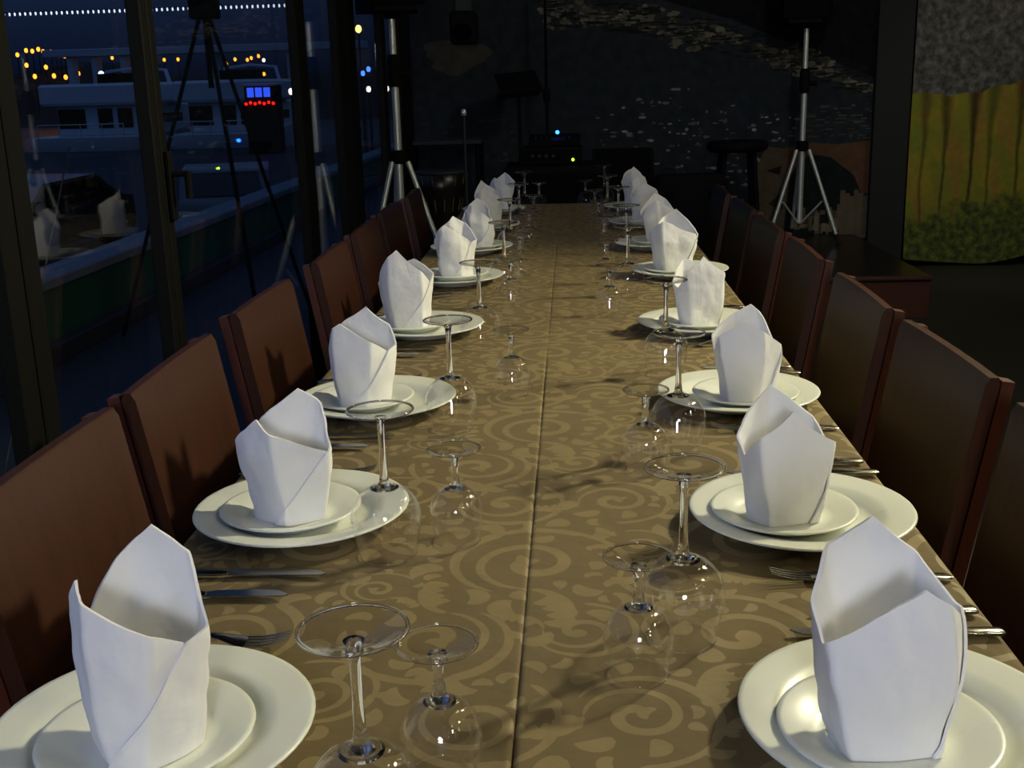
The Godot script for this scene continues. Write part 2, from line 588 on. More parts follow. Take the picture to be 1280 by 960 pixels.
func make_materials() -> void:
	M.cloth = mat(Color.WHITE, 0.8)
	M.cloth.albedo_texture = damask()
	M.cloth.roughness_texture = ramp(M.damask_mask.duplicate(), [Color(0.95, 0.95, 0.95), Color(0.62, 0.62, 0.62)], 1024, 1024)
	M.cloth.roughness = 0.9
	M.cloth.heightmap_enabled = true
	M.cloth.heightmap_texture = ImageTexture.create_from_image(noise_img(512, 512, 0.012, 8, 4))
	M.cloth.heightmap_scale = 0.25
	M.linen = mat(Color(0.90, 0.90, 0.905), 0.95)
	M.linen.rim_enabled = true
	M.linen.rim = 0.15
	M.linen.heightmap_enabled = true
	M.linen.heightmap_texture = ImageTexture.create_from_image(noise_img(512, 512, 0.011, 17, 3))
	M.linen.heightmap_scale = 0.14
	triplanar(M.linen, Vector3(5, 5, 5))
	M.china = mat(Color(0.89, 0.90, 0.86), 0.36)
	M.china.clearcoat_enabled = true
	M.china.clearcoat = 0.25
	M.china.clearcoat_roughness = 0.12
	M.solid = solid_glass()
	M.sheet = sheet_glass()
	M.steel = mat(Color(0.62, 0.61, 0.58), 0.2, 1.0)
	M.alu = mat(Color(0.80, 0.82, 0.78), 0.38, 0.55)
	M.black = mat(Color(0.03, 0.03, 0.03), 0.75)
	M.black.metallic_specular = 0.25
	M.rubber = mat(Color(0.04, 0.04, 0.04), 0.9)
	M.grille = mat(Color(0.022, 0.022, 0.024), 0.8)
	M.grille.metallic_specular = 0.2
	# dark red varnished wood: long grain along y
	var grain := noise_img(512, 64, 0.05, 31, 5)
	grain.resize(512, 1024, Image.INTERPOLATE_CUBIC)
	var gt := ramp(grain, [Color(0.170, 0.088, 0.045), Color(0.235, 0.118, 0.060), Color(0.198, 0.098, 0.050)], 512, 1024)
	M.wood = mat(Color.WHITE, 0.46)
	M.wood.metallic_specular = 0.38
	M.wood.albedo_texture = gt
	M.wood.clearcoat_enabled = true
	M.wood.clearcoat = 0.12
	M.wood.clearcoat_roughness = 0.2
	triplanar(M.wood, Vector3(2.0, 1.2, 2.0))
	M.post = mat(Color(1.3, 1.1, 1.0), 0.34)
	M.post.albedo_texture = gt
	M.post.clearcoat_enabled = true
	M.post.clearcoat = 0.4
	triplanar(M.post, Vector3(2.0, 1.2, 2.0))
	M.frame = mat(Color(0.055, 0.057, 0.05), 0.6)
	M.frame.metallic_specular = 0.25
	M.pane = sheet_glass()
	M.wall = mat(Color(0.09, 0.093, 0.095), 0.9)
	M.wall.metallic_specular = 0.2
	M.ceiling = mat(Color(0.06, 0.06, 0.06), 0.95)
	M.ceiling.metallic_specular = 0.2
	var fl := ramp(noise_img(512, 512, 0.16, 9, 3), [Color(0.06, 0.06, 0.05), Color(0.14, 0.135, 0.11), Color(0.17, 0.165, 0.13), Color(0.34, 0.33, 0.27)], 512, 512)
	M.floor = mat(Color.WHITE, 0.75)
	M.floor.albedo_texture = fl
	triplanar(M.floor, Vector3(2.2, 2.2, 2.2))
	M.stage = mat(Color(0.10, 0.085, 0.075), 0.28)
	M.stagewood = mat(Color(0.30, 0.145, 0.08), 0.5)
	M.bay = mat(Color.WHITE, 0.9)
	M.bay.metallic_specular = 0.15
	M.bay.albedo_texture = bay_print()
	M.canvas = mat(Color.WHITE, 0.95)
	M.canvas.metallic_specular = 0.2
	M.canvas.albedo_texture = canvas_print()
	M.pillar = mat(Color(0.095, 0.112, 0.12), 0.7)
	M.terrace = mat(Color(0.13, 0.16, 0.19), 0.7)
	M.green = mat(Color(0.07, 0.34, 0.22), 0.6)
	M.coping = mat(Color(0.42, 0.47, 0.51), 0.7)
	M.quay = mat(Color(0.13, 0.14, 0.15), 0.9)
	M.gel = mat(Color(0.80, 0.82, 0.84), 0.35)
	M.smoked = mat(Color(0.02, 0.025, 0.03), 0.1)
	M.rope = mat(Color(0.34, 0.29, 0.15), 0.9)
	M.hill = mat(Color(0.05, 0.06, 0.05), 1.0)
	M.car = mat(Color(0.03, 0.035, 0.04), 0.25)
	M.car.clearcoat_enabled = true

# ---------------------------------------------------------------- things on the table
var T := 0.7540          # top of the cloth

func napkin_mesh(H: float, seed_no: int, wide := 1.0, slump := 0.0, fp := -38.0, fh := 0.88, bp := -180.0, bh := 1.0, tail := -378.0) -> ArrayMesh:
	var r := RandomNumberGenerator.new()
	r.seed = seed_no
	var v1 := lerpf(fp, bp, 0.46)
	var ks := [[62.0, 0.60], [lerpf(fp, 62.0, 0.4), lerpf(fh, 0.60, 0.42)], [fp, fh], [lerpf(fp, v1, 0.5), lerpf(fh, 0.56, 0.42)], [v1, 0.56], [lerpf(v1, bp, 0.5), lerpf(0.56, bh, 0.62)], [bp, bh], [lerpf(bp, -272.0, 0.45), lerpf(bh, 0.62, 0.40)], [-272.0, 0.63], [-298.0, 0.60], [lerpf(-298.0, tail, 0.55), 0.25], [tail, 0.012]]
	# creases: corners of a loose polygon seen from above
	var corners: Array[float] = []
	var a := r.randf_range(0, 40)
	while a < 350.0:
		corners.append(a)
		a += r.randf_range(42, 78)
	var tilt: Array[float] = []
	for c in corners:
		tilt.append(r.randf_range(-70, 70))
	var nz := FastNoiseLite.new()
	nz.seed = seed_no
	nz.frequency = 9.0
	nz.fractal_octaves = 3
	var NI := 120
	var NJ := 18
	var outer: Array = []
	var inner: Array = []
	for i in NI + 1:
		var th := angle_at(i, NI, fp, bp, tail)
		var hh := 0.0
		for k in ks.size() - 1:
			if th <= ks[k][0] and th >= ks[k + 1][0]:
				hh = lerpf(ks[k][1], ks[k + 1][1], (ks[k][0] - th) / (ks[k][0] - ks[k + 1][0]))
		hh *= H
		var col: Array[Vector3] = []
		var coli: Array[Vector3] = []
		var over := smoothstep(-250.0, -300.0, th) * 0.0034
		var ra := deg_to_rad(th)
		for j in NJ + 1:
			var y := hh * j / NJ
			# polygon radius with slanting creases
			var best := 0.0
			var w := posmod(th, 360.0)
			var rp := 1.0
			for k in corners.size():
				var c0: float = corners[k] + tilt[k] * y * 2.0
				var c1: float = corners[(k + 1) % corners.size()] + tilt[(k + 1) % corners.size()] * y * 2.0
				if k == corners.size() - 1:
					c1 += 360.0
				var ww := w
				if ww < c0:
					ww += 360.0
				if ww >= c0 and ww <= c1:
					var halfspan := deg_to_rad(c1 - c0) / 2.0
					rp = cos(halfspan) / cos(deg_to_rad(ww) - deg_to_rad((c0 + c1) / 2.0))
					best = halfspan
			var rad := lerpf(1.0, rp, 0.8)
			var t := y / 0.165
			var bulge := 0.93 + 0.34 * sin(clampf(t / 0.95, 0, 1) * PI * 0.62) - 0.30 * pow(maxf(0.0, t - 0.55), 1.25)
			bulge -= slump * 0.25 * t * (0.5 + 0.5 * sin(ra * 2.0 + 1.0))
			var x := sin(ra) * 0.0455 * wide
			var z := cos(ra) * 0.039 * wide
			var v := Vector3(x, 0, z) * rad * bulge
			var radial := Vector3(sin(ra), 0, cos(ra))
			v += radial * (over + nz.get_noise_3d(x, y, z) * 0.0066 * smoothstep(0.0, 0.02, y) * (1.0 + slump * 2.0))
			v += Vector3(0.0, y, -0.06 * y * smoothstep(0.05, 0.16, y))
			var hem := 0.0005 if hh - y < 0.0085 else 0.0
			if j == 0:
				v.y = 0.0
			col.append(v + radial * (0.0007 + hem))
			coli.append(v - radial * (0.0007 + hem))
		outer.append(col)
		inner.append(coli)
	var st := begin()
	for i in NI:
		for j in NJ:
			var m := deg_to_rad((angle_at(i, NI, fp, bp, tail) + angle_at(i + 1, NI, fp, bp, tail)) / 2.0)
			var out := Vector3(sin(m), 0.05, cos(m))
			st.set_smooth_group(0)
			quad(st, outer[i][j], outer[i + 1][j], outer[i + 1][j + 1], outer[i][j + 1], out)
			st.set_smooth_group(1)
			quad(st, inner[i][j], inner[i + 1][j], inner[i + 1][j + 1], inner[i][j + 1], -out)
		st.set_smooth_group(2)
		quad(st, outer[i][NJ], outer[i + 1][NJ], inner[i + 1][NJ], inner[i][NJ], Vector3.UP)
		quad(st, outer[i][0], outer[i + 1][0], inner[i + 1][0], inner[i][0], Vector3.DOWN)
	for e in [0, NI]:
		for j in NJ:
			var d: Vector3 = outer[e][j] - outer[1 if e == 0 else NI - 1][j]
			quad(st, outer[e][j], outer[e][j + 1], inner[e][j + 1], inner[e][j], d)
	return done(st)

# sheet angle of column i, with a column exactly on each point of the napkin
func angle_at(i: int, n: int, fp: float, bp: float, tail: float) -> float:
	var step := (62.0 - tail) / n
	var th := 62.0 - step * i
	for p in [fp, bp]:
		if absf(th - p) <= step / 2.0:
			return p
	return th

func plate_mesh(R: float, h: float, well: float) -> ArrayMesh:
	var sh := well + 0.014
	return lathe_mesh(PackedVector2Array([Vector2(0, 0.002), Vector2(well * 0.82, 0.002), Vector2(well * 0.86, 0.0), Vector2(well * 0.93, 0.0), Vector2(well * 0.97, 0.003), Vector2(well + 0.005, h * 0.25), Vector2(sh, h * 0.60), Vector2(sh + 0.008, h * 0.70), Vector2(R - 0.004, h - 0.0032), Vector2(R, h - 0.0008), Vector2(R - 0.0012, h + 0.0010), Vector2(R - 0.005, h + 0.0006), Vector2(sh + 0.008, h * 0.70 + 0.0040), Vector2(sh, h * 0.62 + 0.0040), Vector2(well + 0.004, h * 0.26 + 0.0046), Vector2(well - 0.002, 0.0070), Vector2(well - 0.008, 0.0060), Vector2(well * 0.6, 0.0057), Vector2(0, 0.0056)]), 64)

func goblet(called: String, label: String, at_pos: Vector3, H: float, bowl_h: float, rim_r: float, max_r: float, foot_r: float, group: String, walls := 1) -> Node3D:
	# stands upside down: the rim on the cloth, the foot on top
	var g := thing(called, label, "glass", at_pos, 0.0, group)
	var bowl := PackedVector2Array()
	var steps := 22
	for i in steps + 1:
		var t := float(i) / steps
		var y := bowl_h * sin(t * PI / 2)
		var q := y / bowl_h
		var rr := lerpf(rim_r, max_r, smoothstep(0.0, 0.5, q)) if q < 0.5 else max_r * sqrt(maxf(0.0, 1.0 - pow((q - 0.5) / 0.5, 2.2)))
		bowl.append(Vector2(maxf(rr, 0.0045), y + 0.0006))
	var bm := begin()
	lathe(bm, bowl, 48)
	if walls == 2:
		var inside := PackedVector2Array()
		for i in range(bowl.size() - 1, -1, -1):
			inside.append(Vector2(maxf(bowl[i].x - 0.0009, 0.0), bowl[i].y - (0.0012 if i > steps / 2 else 0.0)))
		lathe(bm, inside, 48)
	part("bowl", done(bm), M.sheet, g)
	var ring := begin()
	var bead := PackedVector2Array()
	for k in 7:
		var a := -PI / 2 + TAU * k / 6.0
		bead.append(Vector2(rim_r + 0.0007 * cos(a), 0.0007 + 0.0007 * sin(a)))
	lathe(ring, bead, 48)
	part("rim", done(ring), M.solid, g)
	var s0 := bowl_h - 0.0035
	var top := H - 0.0100
	var r1 := max_r * 0.48
	var cap_low: Array[Vector2] = []
	for p in bowl:
		if p.x < r1 and p.x > 0.005:
			cap_low.append(p)
	cap_low.reverse()              # from the axis outwards
	var stem := PackedVector2Array([Vector2(0, bowl_h - 0.0052)])
	for p in cap_low:
		stem.append(p - Vector2(0.0002, 0.0003 + 0.0042 * pow(1.0 - p.x / r1, 1.5)))
	for k in range(cap_low.size() - 1, -1, -1):
		if cap_low[k].x > 0.0095:
			stem.append(cap_low[k] - Vector2(0.0002, 0.0001))
	stem.append_array(PackedVector2Array([Vector2(0.0085, s0 + 0.0025), Vector2(0.0058, s0 + 0.008), Vector2(0.0046, s0 + 0.018), Vector2(0.0038, lerpf(s0, top, 0.5)), Vector2(0.0040, top - 0.016), Vector2(0.0052, top - 0.005), Vector2(0.0075, top), Vector2(0, top)]))
	part("stem", lathe_mesh(stem, 24), M.solid, g)
	var foot := PackedVector2Array([Vector2(0, top + 0.0001), Vector2(0.0074, top + 0.0001), Vector2(0.012, top + 0.0012), Vector2(foot_r * 0.6, H - 0.0045), Vector2(foot_r - 0.0008, H - 0.0022), Vector2(foot_r, H - 0.0012), Vector2(foot_r - 0.0006, H - 0.0003), Vector2(foot_r * 0.93, H - 0.0006), Vector2(foot_r * 0.6, H - 0.0030), Vector2(0.01, H - 0.0066), Vector2(0, H - 0.0070)])
	var fo := part("foot", lathe_mesh(foot, 48), M.sheet, g)
	var edge := begin()
	var round_edge := PackedVector2Array()
	for k in 9:
		var a := -PI / 2 + TAU * k / 8.0
		round_edge.append(Vector2(foot_r + 0.0016 * cos(a), H - 0.0014 + 0.0014 * sin(a)))
	lathe(edge, round_edge, 48)
	part("foot_edge", done(edge), M.solid, fo)
	return g

func fork(label: String, at_pos: Vector3, turn: float, group: String) -> Node3D:
	# the handle's end at -x, the tines at +x
	var f := thing("table_fork", label, "fork", at_pos, turn, group)
	var st := begin()
	var c := PackedVector3Array([Vector3(-0.100, 0.0022, 0), Vector3(-0.092, 0.0035, 0), Vector3(-0.06, 0.006, 0), Vector3(-0.02, 0.0105, 0), Vector3(0.01, 0.0125, 0), Vector3(0.028, 0.0095, 0), Vector3(0.042, 0.0055, 0), Vector3(0.052, 0.0042, 0)])
	sweep(st, c, PackedVector2Array([Vector2(0.003, 0.001), Vector2(0.008, 0.0015), Vector2(0.0068, 0.0015), Vector2(0.0036, 0.0016), Vector2(0.0032, 0.0016), Vector2(0.0075, 0.0014), Vector2(0.0115, 0.0012), Vector2(0.0118, 0.0011)]), Vector3(0, 0, 1), 12)
	part("handle", done(st), M.steel, f)
	for k in 4:
		var z := -0.0093 + 0.0062 * k
		var tn := begin()
		sweep(tn, PackedVector3Array([Vector3(0.050, 0.0042, z), Vector3(0.066, 0.0046, z), Vector3(0.082, 0.0072, z), Vector3(0.096, 0.0115, z * 0.92)]), PackedVector2Array([Vector2(0.0018, 0.0011), Vector2(0.0016, 0.001), Vector2(0.0013, 0.0009), Vector2(0.0005, 0.0005)]), Vector3(0, 0, 1), 8)
		part("tine", done(tn), M.steel, f)
	return f

func knife(label: String, at_pos: Vector3, turn: float, length: float, group: String) -> Node3D:
	var k := thing("table_knife", label, "knife", at_pos, turn, group)
	var hl := length * 0.45
	var st := begin()
	sweep(st, PackedVector3Array([Vector3(-length / 2, 0.0035, 0), Vector3(-length / 2 + 0.004, 0.0042, 0), Vector3(-length / 2 + hl * 0.5, 0.0046, 0), Vector3(-length / 2 + hl - 0.006, 0.0045, 0), Vector3(-length / 2 + hl, 0.0045, 0)]), PackedVector2Array([Vector2(0.0055, 0.002), Vector2(0.0078, 0.0034), Vector2(0.0072, 0.0036), Vector2(0.0058, 0.003), Vector2(0.0045, 0.002)]), Vector3(0, 0, 1), 14)
	part("handle", done(st), M.steel, k)
	var b := begin()
	var x0 := -length / 2 + hl
	var poly := PackedVector2Array([Vector2(x0, -0.005), Vector2(x0 + 0.012, -0.0085), Vector2(length / 2 - 0.04, -0.0095), Vector2(length / 2 - 0.012, -0.006), Vector2(length / 2, 0.004), Vector2(length / 2 - 0.006, 0.0072), Vector2(x0 + 0.01, 0.0072), Vector2(x0, 0.005)])
	prism(b, poly, 0.0035, 0.0051, Transform3D(Basis(Vector3.RIGHT, PI / 2), Vector3(0, 0.0085, 0)))
	part("blade", done(b), M.steel, k)
	return k

const NTH := ["nearest", "second", "third", "fourth", "fifth", "sixth", "seventh", "farthest"]

func lay_table() -> void:
	# z of every setting, then what stands there; measured along the table from the camera
	var big := plate_mesh(0.135, 0.0225, 0.084)
	var small := plate_mesh(0.088, 0.0195, 0.055)
	var zs := {-1: [-0.823, -1.326, -1.840, -2.437, -3.085, -3.665, -4.235, -4.785], 1: [-0.842, -1.306, -1.850, -2.430, -3.13, -3.68, -4.25, -4.80]}
	var xs := {-1: [-0.322, -0.312, -0.302, -0.299, -0.292, -0.295, -0.295, -0.295], 1: [0.302, 0.308, 0.309, 0.309, 0.330, 0.305, 0.305, 0.300]}
	# napkin: dx, dz from the plate's centre, height, turn in degrees, width, slump
	# then the bearing and height of its front point, and of its rear point
	var nap := {
		-1: [[0.001, 0.015, 0.172, -4, 1.08, 0.0, -42, 0.90, -178, 1.0], [-0.012, 0.009, 0.151, 2, 1.06, 0.1, -38, 0.88, -190, 1.0], [-0.024, 0.007, 0.156, 4, 1.08, 0.0, -30, 0.92, -192, 1.0], [-0.036, -0.013, 0.170, 12, 1.12, 0.0, -22, 1.03, -205, 0.84], [0.002, -0.023, 0.163, 10, 1.06, 0.8, -35, 0.9, -180, 1.0], [0.018, -0.013, 0.158, 8, 1.0, 0.9, -30, 0.9, -190, 1.0], [0.015, -0.013, 0.168, 30, 1.05, 0.7, -40, 0.85, -170, 1.0], [0.035, -0.013, 0.152, -15, 0.95, 0.5, -20, 0.9, -180, 1.0]],
		1: [[-0.022, 0.026, 0.173, 22, 1.08, 0.0, 2, 0.84, -196, 1.0], [-0.022, 0.007, 0.150, 22, 1.03, 0.0, -10, 0.93, -192, 1.0], [0.010, 0.019, 0.148, 20, 1.05, 0.0, -24, 0.94, -215, 1.0], [-0.001, 0.007, 0.152, 38, 1.08, 0.0, -20, 1.0, -190, 0.9], [-0.018, -0.003, 0.166, 10, 1.16, 0.2, -36, 0.86, -204, 1.0], [0.012, -0.013, 0.160, 20, 1.0, 0.6, -30, 0.9, -190, 1.0], [0.0, -0.013, 0.165, 40, 1.0, 0.4, -30, 0.9, -190, 1.0], [0.0, -0.013, 0.168, 30, 1.0, 0.3, -30, 1.0, -190, 0.9]],
	}
	var look := {
		-1: ["with a long diagonal fold", "with two points", "with two blunt points", "showing one tall point", "crumpled behind a glass", "crumpled and half hidden", "rumpled with a showing tip", "small and distant"],
		1: ["with a tall rear point", "with one point before the other", "rounded and wide", "with a lit crease", "with a tall shaded point", "crumpled and half hidden", "half hidden with a folded tip", "with a single point"],
	}
	var side_name := {-1: "on the window side", 1: "on the right side"}
	for s in [-1, 1]:
		for k in 8:
			var x: float = xs[s][k]
			var z: float = zs[s][k]
			var where: String = NTH[k] + " setting " + side_name[s]
			var p := part("dinner_plate", big, M.china, self, Vector3(x, T, z))
			tag(p, "large white dinner plate lowest in the %s" % where, "plate", "dinner plates")
			var q := part("side_plate", small, M.china, self, Vector3(x, T + 0.0062, z) + Vector3(nap[s][k][0], 0, nap[s][k][1]).limit_length(0.030))
			tag(q, "smaller white plate stacked under the napkin of the %s" % where, "plate", "small plates on the dinner plates")
			var n: Array = nap[s][k]
			var m := part("folded_napkin", napkin_mesh(n[2], 40 + k * 2 + (1 if s > 0 else 0), n[4], n[5], n[6], n[7], n[8], n[9], -378.0 if s < 0 else -336.0), M.linen, self, Vector3(x + n[0], T + 0.0062 + 0.0066, z + n[1]), Vector3(0, deg_to_rad(n[3]), 0))
			tag(m, "white folded napkin %s, %s %s" % [look[s][k], NTH[k], side_name[s]], "napkin", "folded napkins on the plates")
	# wine glasses and water goblets, upside down
	var wine := {-1: [[-0.118, -0.69], [-0.187, -1.222], [-0.162, -1.72], [-0.160, -2.295], [-0.148, -2.975], [-0.162, -3.57], [-0.158, -4.13], [-0.160, -4.68]], 1: [[0.137, -1.016], [0.186, -1.6], [0.204, -2.048], [0.173, -2.838], [0.193, -3.325], [0.193, -3.911], [0.171, -4.387], [0.175, -4.938]]}
	var cup := {-1: [[-0.074, -0.783], [-0.109, -1.262], [-0.075, -1.919], [-0.118, -2.72], [-0.115, -3.20], [-0.11, -3.75], [-0.11, -4.30], [-0.105, -4.85]], 1: [[0.09, -0.945], [0.133, -1.512], [0.119, -2.602], [0.125, -3.02], [0.135, -3.55], [0.13, -4.05], [0.124, -4.455], [0.093, -4.92]]}
	var w0: Node3D = null
	var c0: Node3D = null
	var near_w: Node3D = null
	var near_c: Node3D = null
	for s in [-1, 1]:
		for k in 8:
			var lw := "large upturned wine glass, %s of the large ones %s" % [NTH[k], side_name[s]]
			var lc := "small upturned goblet, %s of the small ones %s" % [NTH[k], side_name[s]]
			var a: Array = wine[s][k]
			var b: Array = cup[s][k]
			if k == 0 and s < 0 or k == 3 and s < 0:
				w0 = goblet("wine_glass", lw, Vector3(a[0], T, a[1]), 0.178, 0.086, 0.0335, 0.0415, 0.0375, "large upturned wine glasses", 2 if k == 0 else 1)
				c0 = goblet("water_goblet", lc, Vector3(b[0], T, b[1]), 0.118, 0.069, 0.0275, 0.0325, 0.031, "small upturned goblets", 2 if k == 0 else 1)
				if k == 0:
					near_w = w0
					near_c = c0
			else:
				copy_of(near_w if k < 3 else w0, Vector3(a[0], T, a[1]), k * 0.7, lw, "large upturned wine glasses")
				copy_of(near_c if k < 3 else c0, Vector3(b[0], T, b[1]), k * 0.9, lc, "small upturned goblets")
	# cutlery; at the window side the diner's right is towards the camera
	for s in [-1, 1]:
		var turn := 0.0 if s < 0 else PI
		for k in 5:
			var z: float = zs[s][k]
			var xk: float = -0.345 if s < 0 else 0.340
			var far_z := z - 0.175 if s < 0 else z + 0.160
			var near_z := z + 0.165 if s < 0 else z - 0.175
			var where: String = NTH[k] + " plate " + side_name[s]
			if not (s > 0 and k == 0):
				fork("steel fork lying beside the %s" % where, Vector3(xk, T, far_z), turn, "forks")
			if not (s < 0 and k == 0):
				knife("long steel table knife nearer to the %s" % where, Vector3(xk + 0.005 * s, T, near_z - 0.014 * s * 0.0), turn, 0.205, "table knives")
				knife("shorter steel knife farther from the %s" % where, Vector3(xk + 0.015 * s, T, near_z + (0.055 if s < 0 else -0.045)), turn + 0.02, 0.165, "short knives")

func tablecloth() -> void:
	var xs: Array[float] = []
	var ys: Array[float] = []
	var half := 0.438
	# cross-section from the left hem over the top to the right hem
	for y in [0.50, 0.56, 0.62, 0.68, 0.72]:
		xs.append(-0.452)
		ys.append(y)
	for a in [0.0, 0.35, 0.7, 1.05, 1.4]:
		xs.append(-half - 0.014 * cos(a))
		ys.append(0.738 + 0.014 * sin(a))
	var across: Array[float] = []
	for i in 61:
		across.append(lerpf(-half, half, i / 60.0))
	# finer steps round the fold down the middle
	for d in [0.0, 0.0009, 0.0019, 0.0032, 0.0055, 0.009]:
		across.append(-0.0205 + d)
		if d > 0.0:
			across.append(-0.0205 - d)
	across.sort()
	var n := across.size() - 1
	for x in across:
		xs.append(x)
		ys.append(0.752)
	for i in range(4, -1, -1):
		xs.append(-xs[5 + i])
		ys.append(ys[5 + i])
	for i in range(4, -1, -1):
		xs.append(0.452)
		ys.append([0.50, 0.56, 0.62, 0.68, 0.72][i])
	var nz := FastNoiseLite.new()
	nz.seed = 2
	nz.frequency = 3.0
	var z0 := -0.10
	var z1 := -5.13
	var nzs := 320
	var folds := [-0.92, -1.455, -1.99, -2.53, -3.06, -3.6, -4.1, -4.65]
	var grid: Array = []
	var uvs: Array = []
	for j in nzs + 1:
		var z := lerpf(z0, z1, float(j) / nzs)
		var row: Array[Vector3] = []
		var ru: Array[Vector2] = []
		var along := 0.0
		for i in xs.size():
			var x := xs[i]
			var y := ys[i]
			if i > 0:
				along += Vector2(xs[i] - xs[i - 1], ys[i] - ys[i - 1]).length()
			if i >= 10 and i <= 10 + n:
				var d := absf(x + 0.0205)
				var fade := 0.35 + 0.65 * clampf(0.5 + 2.0 * nz.get_noise_1d(z * 0.6 + 4.0), 0.0, 1.0)
				y += (0.0016 * exp(-d / 0.010) - 0.0075 * exp(-d / 0.0016)) * fade * (0.35 + 0.65 * smoothstep(-2.3, -1.3, z))
				for f in folds:
					var fz := absf(z - f - 0.012 * sin(x * 5.0))
					y += 0.0030 * exp(-fz / 0.018) * clampf(0.5 + 1.6 * nz.get_noise_2d(x * 0.8, f * 3.0), 0.0, 1.0)
				y += 0.0012 * nz.get_noise_2d(x * 2.0, z * 1.2)
			elif y < 0.73:
				x += signf(x) * (0.010 * sin(z * 11.0 + signf(x)) + 0.006 * sin(z * 23.0)) * (0.73 - y) / 0.23
			row.append(Vector3(x, y, z))
			ru.append(Vector2(along / 0.52, -z / 0.52))
		grid.append(row)
		uvs.append(ru)
	var st := begin()
	st.set_smooth_group(0)
	var hang := Vector3.ZERO
	for j in nzs:
		for i in xs.size() - 1:
			var up := Vector3(signf(xs[i]) if ys[i] < 0.73 else 0.0, 0.0 if ys[i] < 0.73 else 1.0, 0)
			var A: Vector3 = grid[j][i]
			var B: Vector3 = grid[j][i + 1]
			var C: Vector3 = grid[j + 1][i + 1]
			var D: Vector3 = grid[j + 1][i]
			tri(st, A, B, C, up, uvs[j][i], uvs[j][i + 1], uvs[j + 1][i + 1])
			tri(st, A, C, D, up, uvs[j][i], uvs[j + 1][i + 1], uvs[j + 1][i])
	# the ends hang down too
	for e in [[0, 1.0], [nzs, -1.0]]:
		for i in xs.size() - 1:
			var A: Vector3 = grid[e[0]][i]
			var B: Vector3 = grid[e[0]][i + 1]
			var C := Vector3(B.x, 0.5, B.z + 0.008 * e[1])
			var D := Vector3(A.x, 0.5, A.z + 0.008 * e[1])
			tri(st, A, B, C, Vector3(0, 0, e[1]), Vector2(A.x, A.y) / 0.46, Vector2(B.x, B.y) / 0.46, Vector2(C.x, C.y) / 0.46)
			tri(st, A, C, D, Vector3(0, 0, e[1]), Vector2(A.x, A.y) / 0.46, Vector2(C.x, C.y) / 0.46, Vector2(D.x, D.y) / 0.46)
	var c := part("tablecloth", done(st), M.cloth, self)
	tag(c, "brown tablecloth woven with paler leaf scrolls covering the long table", "tablecloth")
	var t := thing("banquet_table", "long banquet table hidden under the brown scroll tablecloth", "table", Vector3(0, 0, -2.6))
	part("tabletop", box_mesh(Vector3(0.872, 0.03, 5.02), 0.006), M.stagewood, t, Vector3(0, 0.733, 0))
	for x in [-0.10, 0.10]:
		for z in [-2.42, -0.8, 0.8, 2.42]:
			part("leg", box_mesh(Vector3(0.05, 0.718, 0.05), 0.004), M.black, t, Vector3(x, 0.359, z))

func make_chair() -> Node3D:
	# faces +x; its backrest stands at -x
	var c := thing("dining_chair", "", "chair")
	var rake := 0.17
	# panel: gently bowed plywood
	var st := begin()
	var NU := 14
	var front: Array = []
	var back: Array = []
	for i in NU + 1:
		var u := -0.5 + float(i) / NU
		var bow := 0.004 * (4.0 * u * u)
		var f: Array[Vector3] = []
		var b: Array[Vector3] = []
		for v in [0.435, 0.45, 0.83, 0.838, 0.842]:
			var tk := 0.011 if v > 0.44 and v < 0.835 else 0.007
			var y: float = v + 0.001 * (1.0 - 4.0 * u * u) * smoothstep(0.7, 0.84, v)
			var x: float = -0.035 - rake * (v - 0.45) + bow
			f.append(Vector3(x + tk, y, u * 0.425))
			b.append(Vector3(x - tk, y, u * 0.425))
		front.append(f)
		back.append(b)
	for i in NU:
		for j in 4:
			st.set_smooth_group(0)
			quad(st, front[i][j], front[i + 1][j], front[i + 1][j + 1], front[i][j + 1], Vector3(1, 0.1, 0))
			st.set_smooth_group(1)
			quad(st, back[i][j], back[i + 1][j], back[i + 1][j + 1], back[i][j + 1], Vector3(-1, -0.1, 0))
		st.set_smooth_group(2)
		quad(st, front[i][4], front[i + 1][4], back[i + 1][4], back[i][4], Vector3.UP)
		quad(st, front[i][0], front[i + 1][0], back[i + 1][0], back[i][0], Vector3.DOWN)
	for e in [0, NU]:
		st.set_smooth_group(3)
		for j in 4:
			quad(st, front[e][j], front[e][j + 1], back[e][j + 1], back[e][j], Vector3(0, 0, -1 if e == 0 else 1))
	part("backrest", done(st), M.wood, c)
	# rear legs run up as the posts of the back
	for s in [-1.0, 1.0]:
		var p := begin()
		sweep(p, PackedVector3Array([Vector3(-0.075, 0, s * 0.192), Vector3(-0.050, 0.25, s * 0.196), Vector3(-0.0545, 0.44, s * 0.1985), Vector3(-0.0842, 0.62, s * 0.1985), Vector3(-0.1195, 0.835, s * 0.1985)]), PackedVector2Array([Vector2(0.0115, 0.012), Vector2(0.0138, 0.016), Vector2(0.0138, 0.011), Vector2(0.0138, 0.010), Vector2(0.0138, 0.0095)]), Vector3(0, 0, 1), 4)
		part("rear_leg", done(p), M.post, c)
		part("front_leg", rod(Vector3(0.375, 0, s * 0.195), Vector3(0.365, 0.43, s * 0.19), 0.014, 10, 0.019), M.post, c)
		part("side_rail", box_mesh(Vector3(0.38, 0.05, 0.02), 0.004), M.post, c, Vector3(0.172, 0.405, s * 0.19))
	part("seat", box_mesh(Vector3(0.42, 0.035, 0.425), 0.012), M.wood, c, Vector3(0.185, 0.4475, 0))
	part("front_rail", box_mesh(Vector3(0.02, 0.05, 0.36), 0.004), M.post, c, Vector3(0.36, 0.405, 0))
	return c

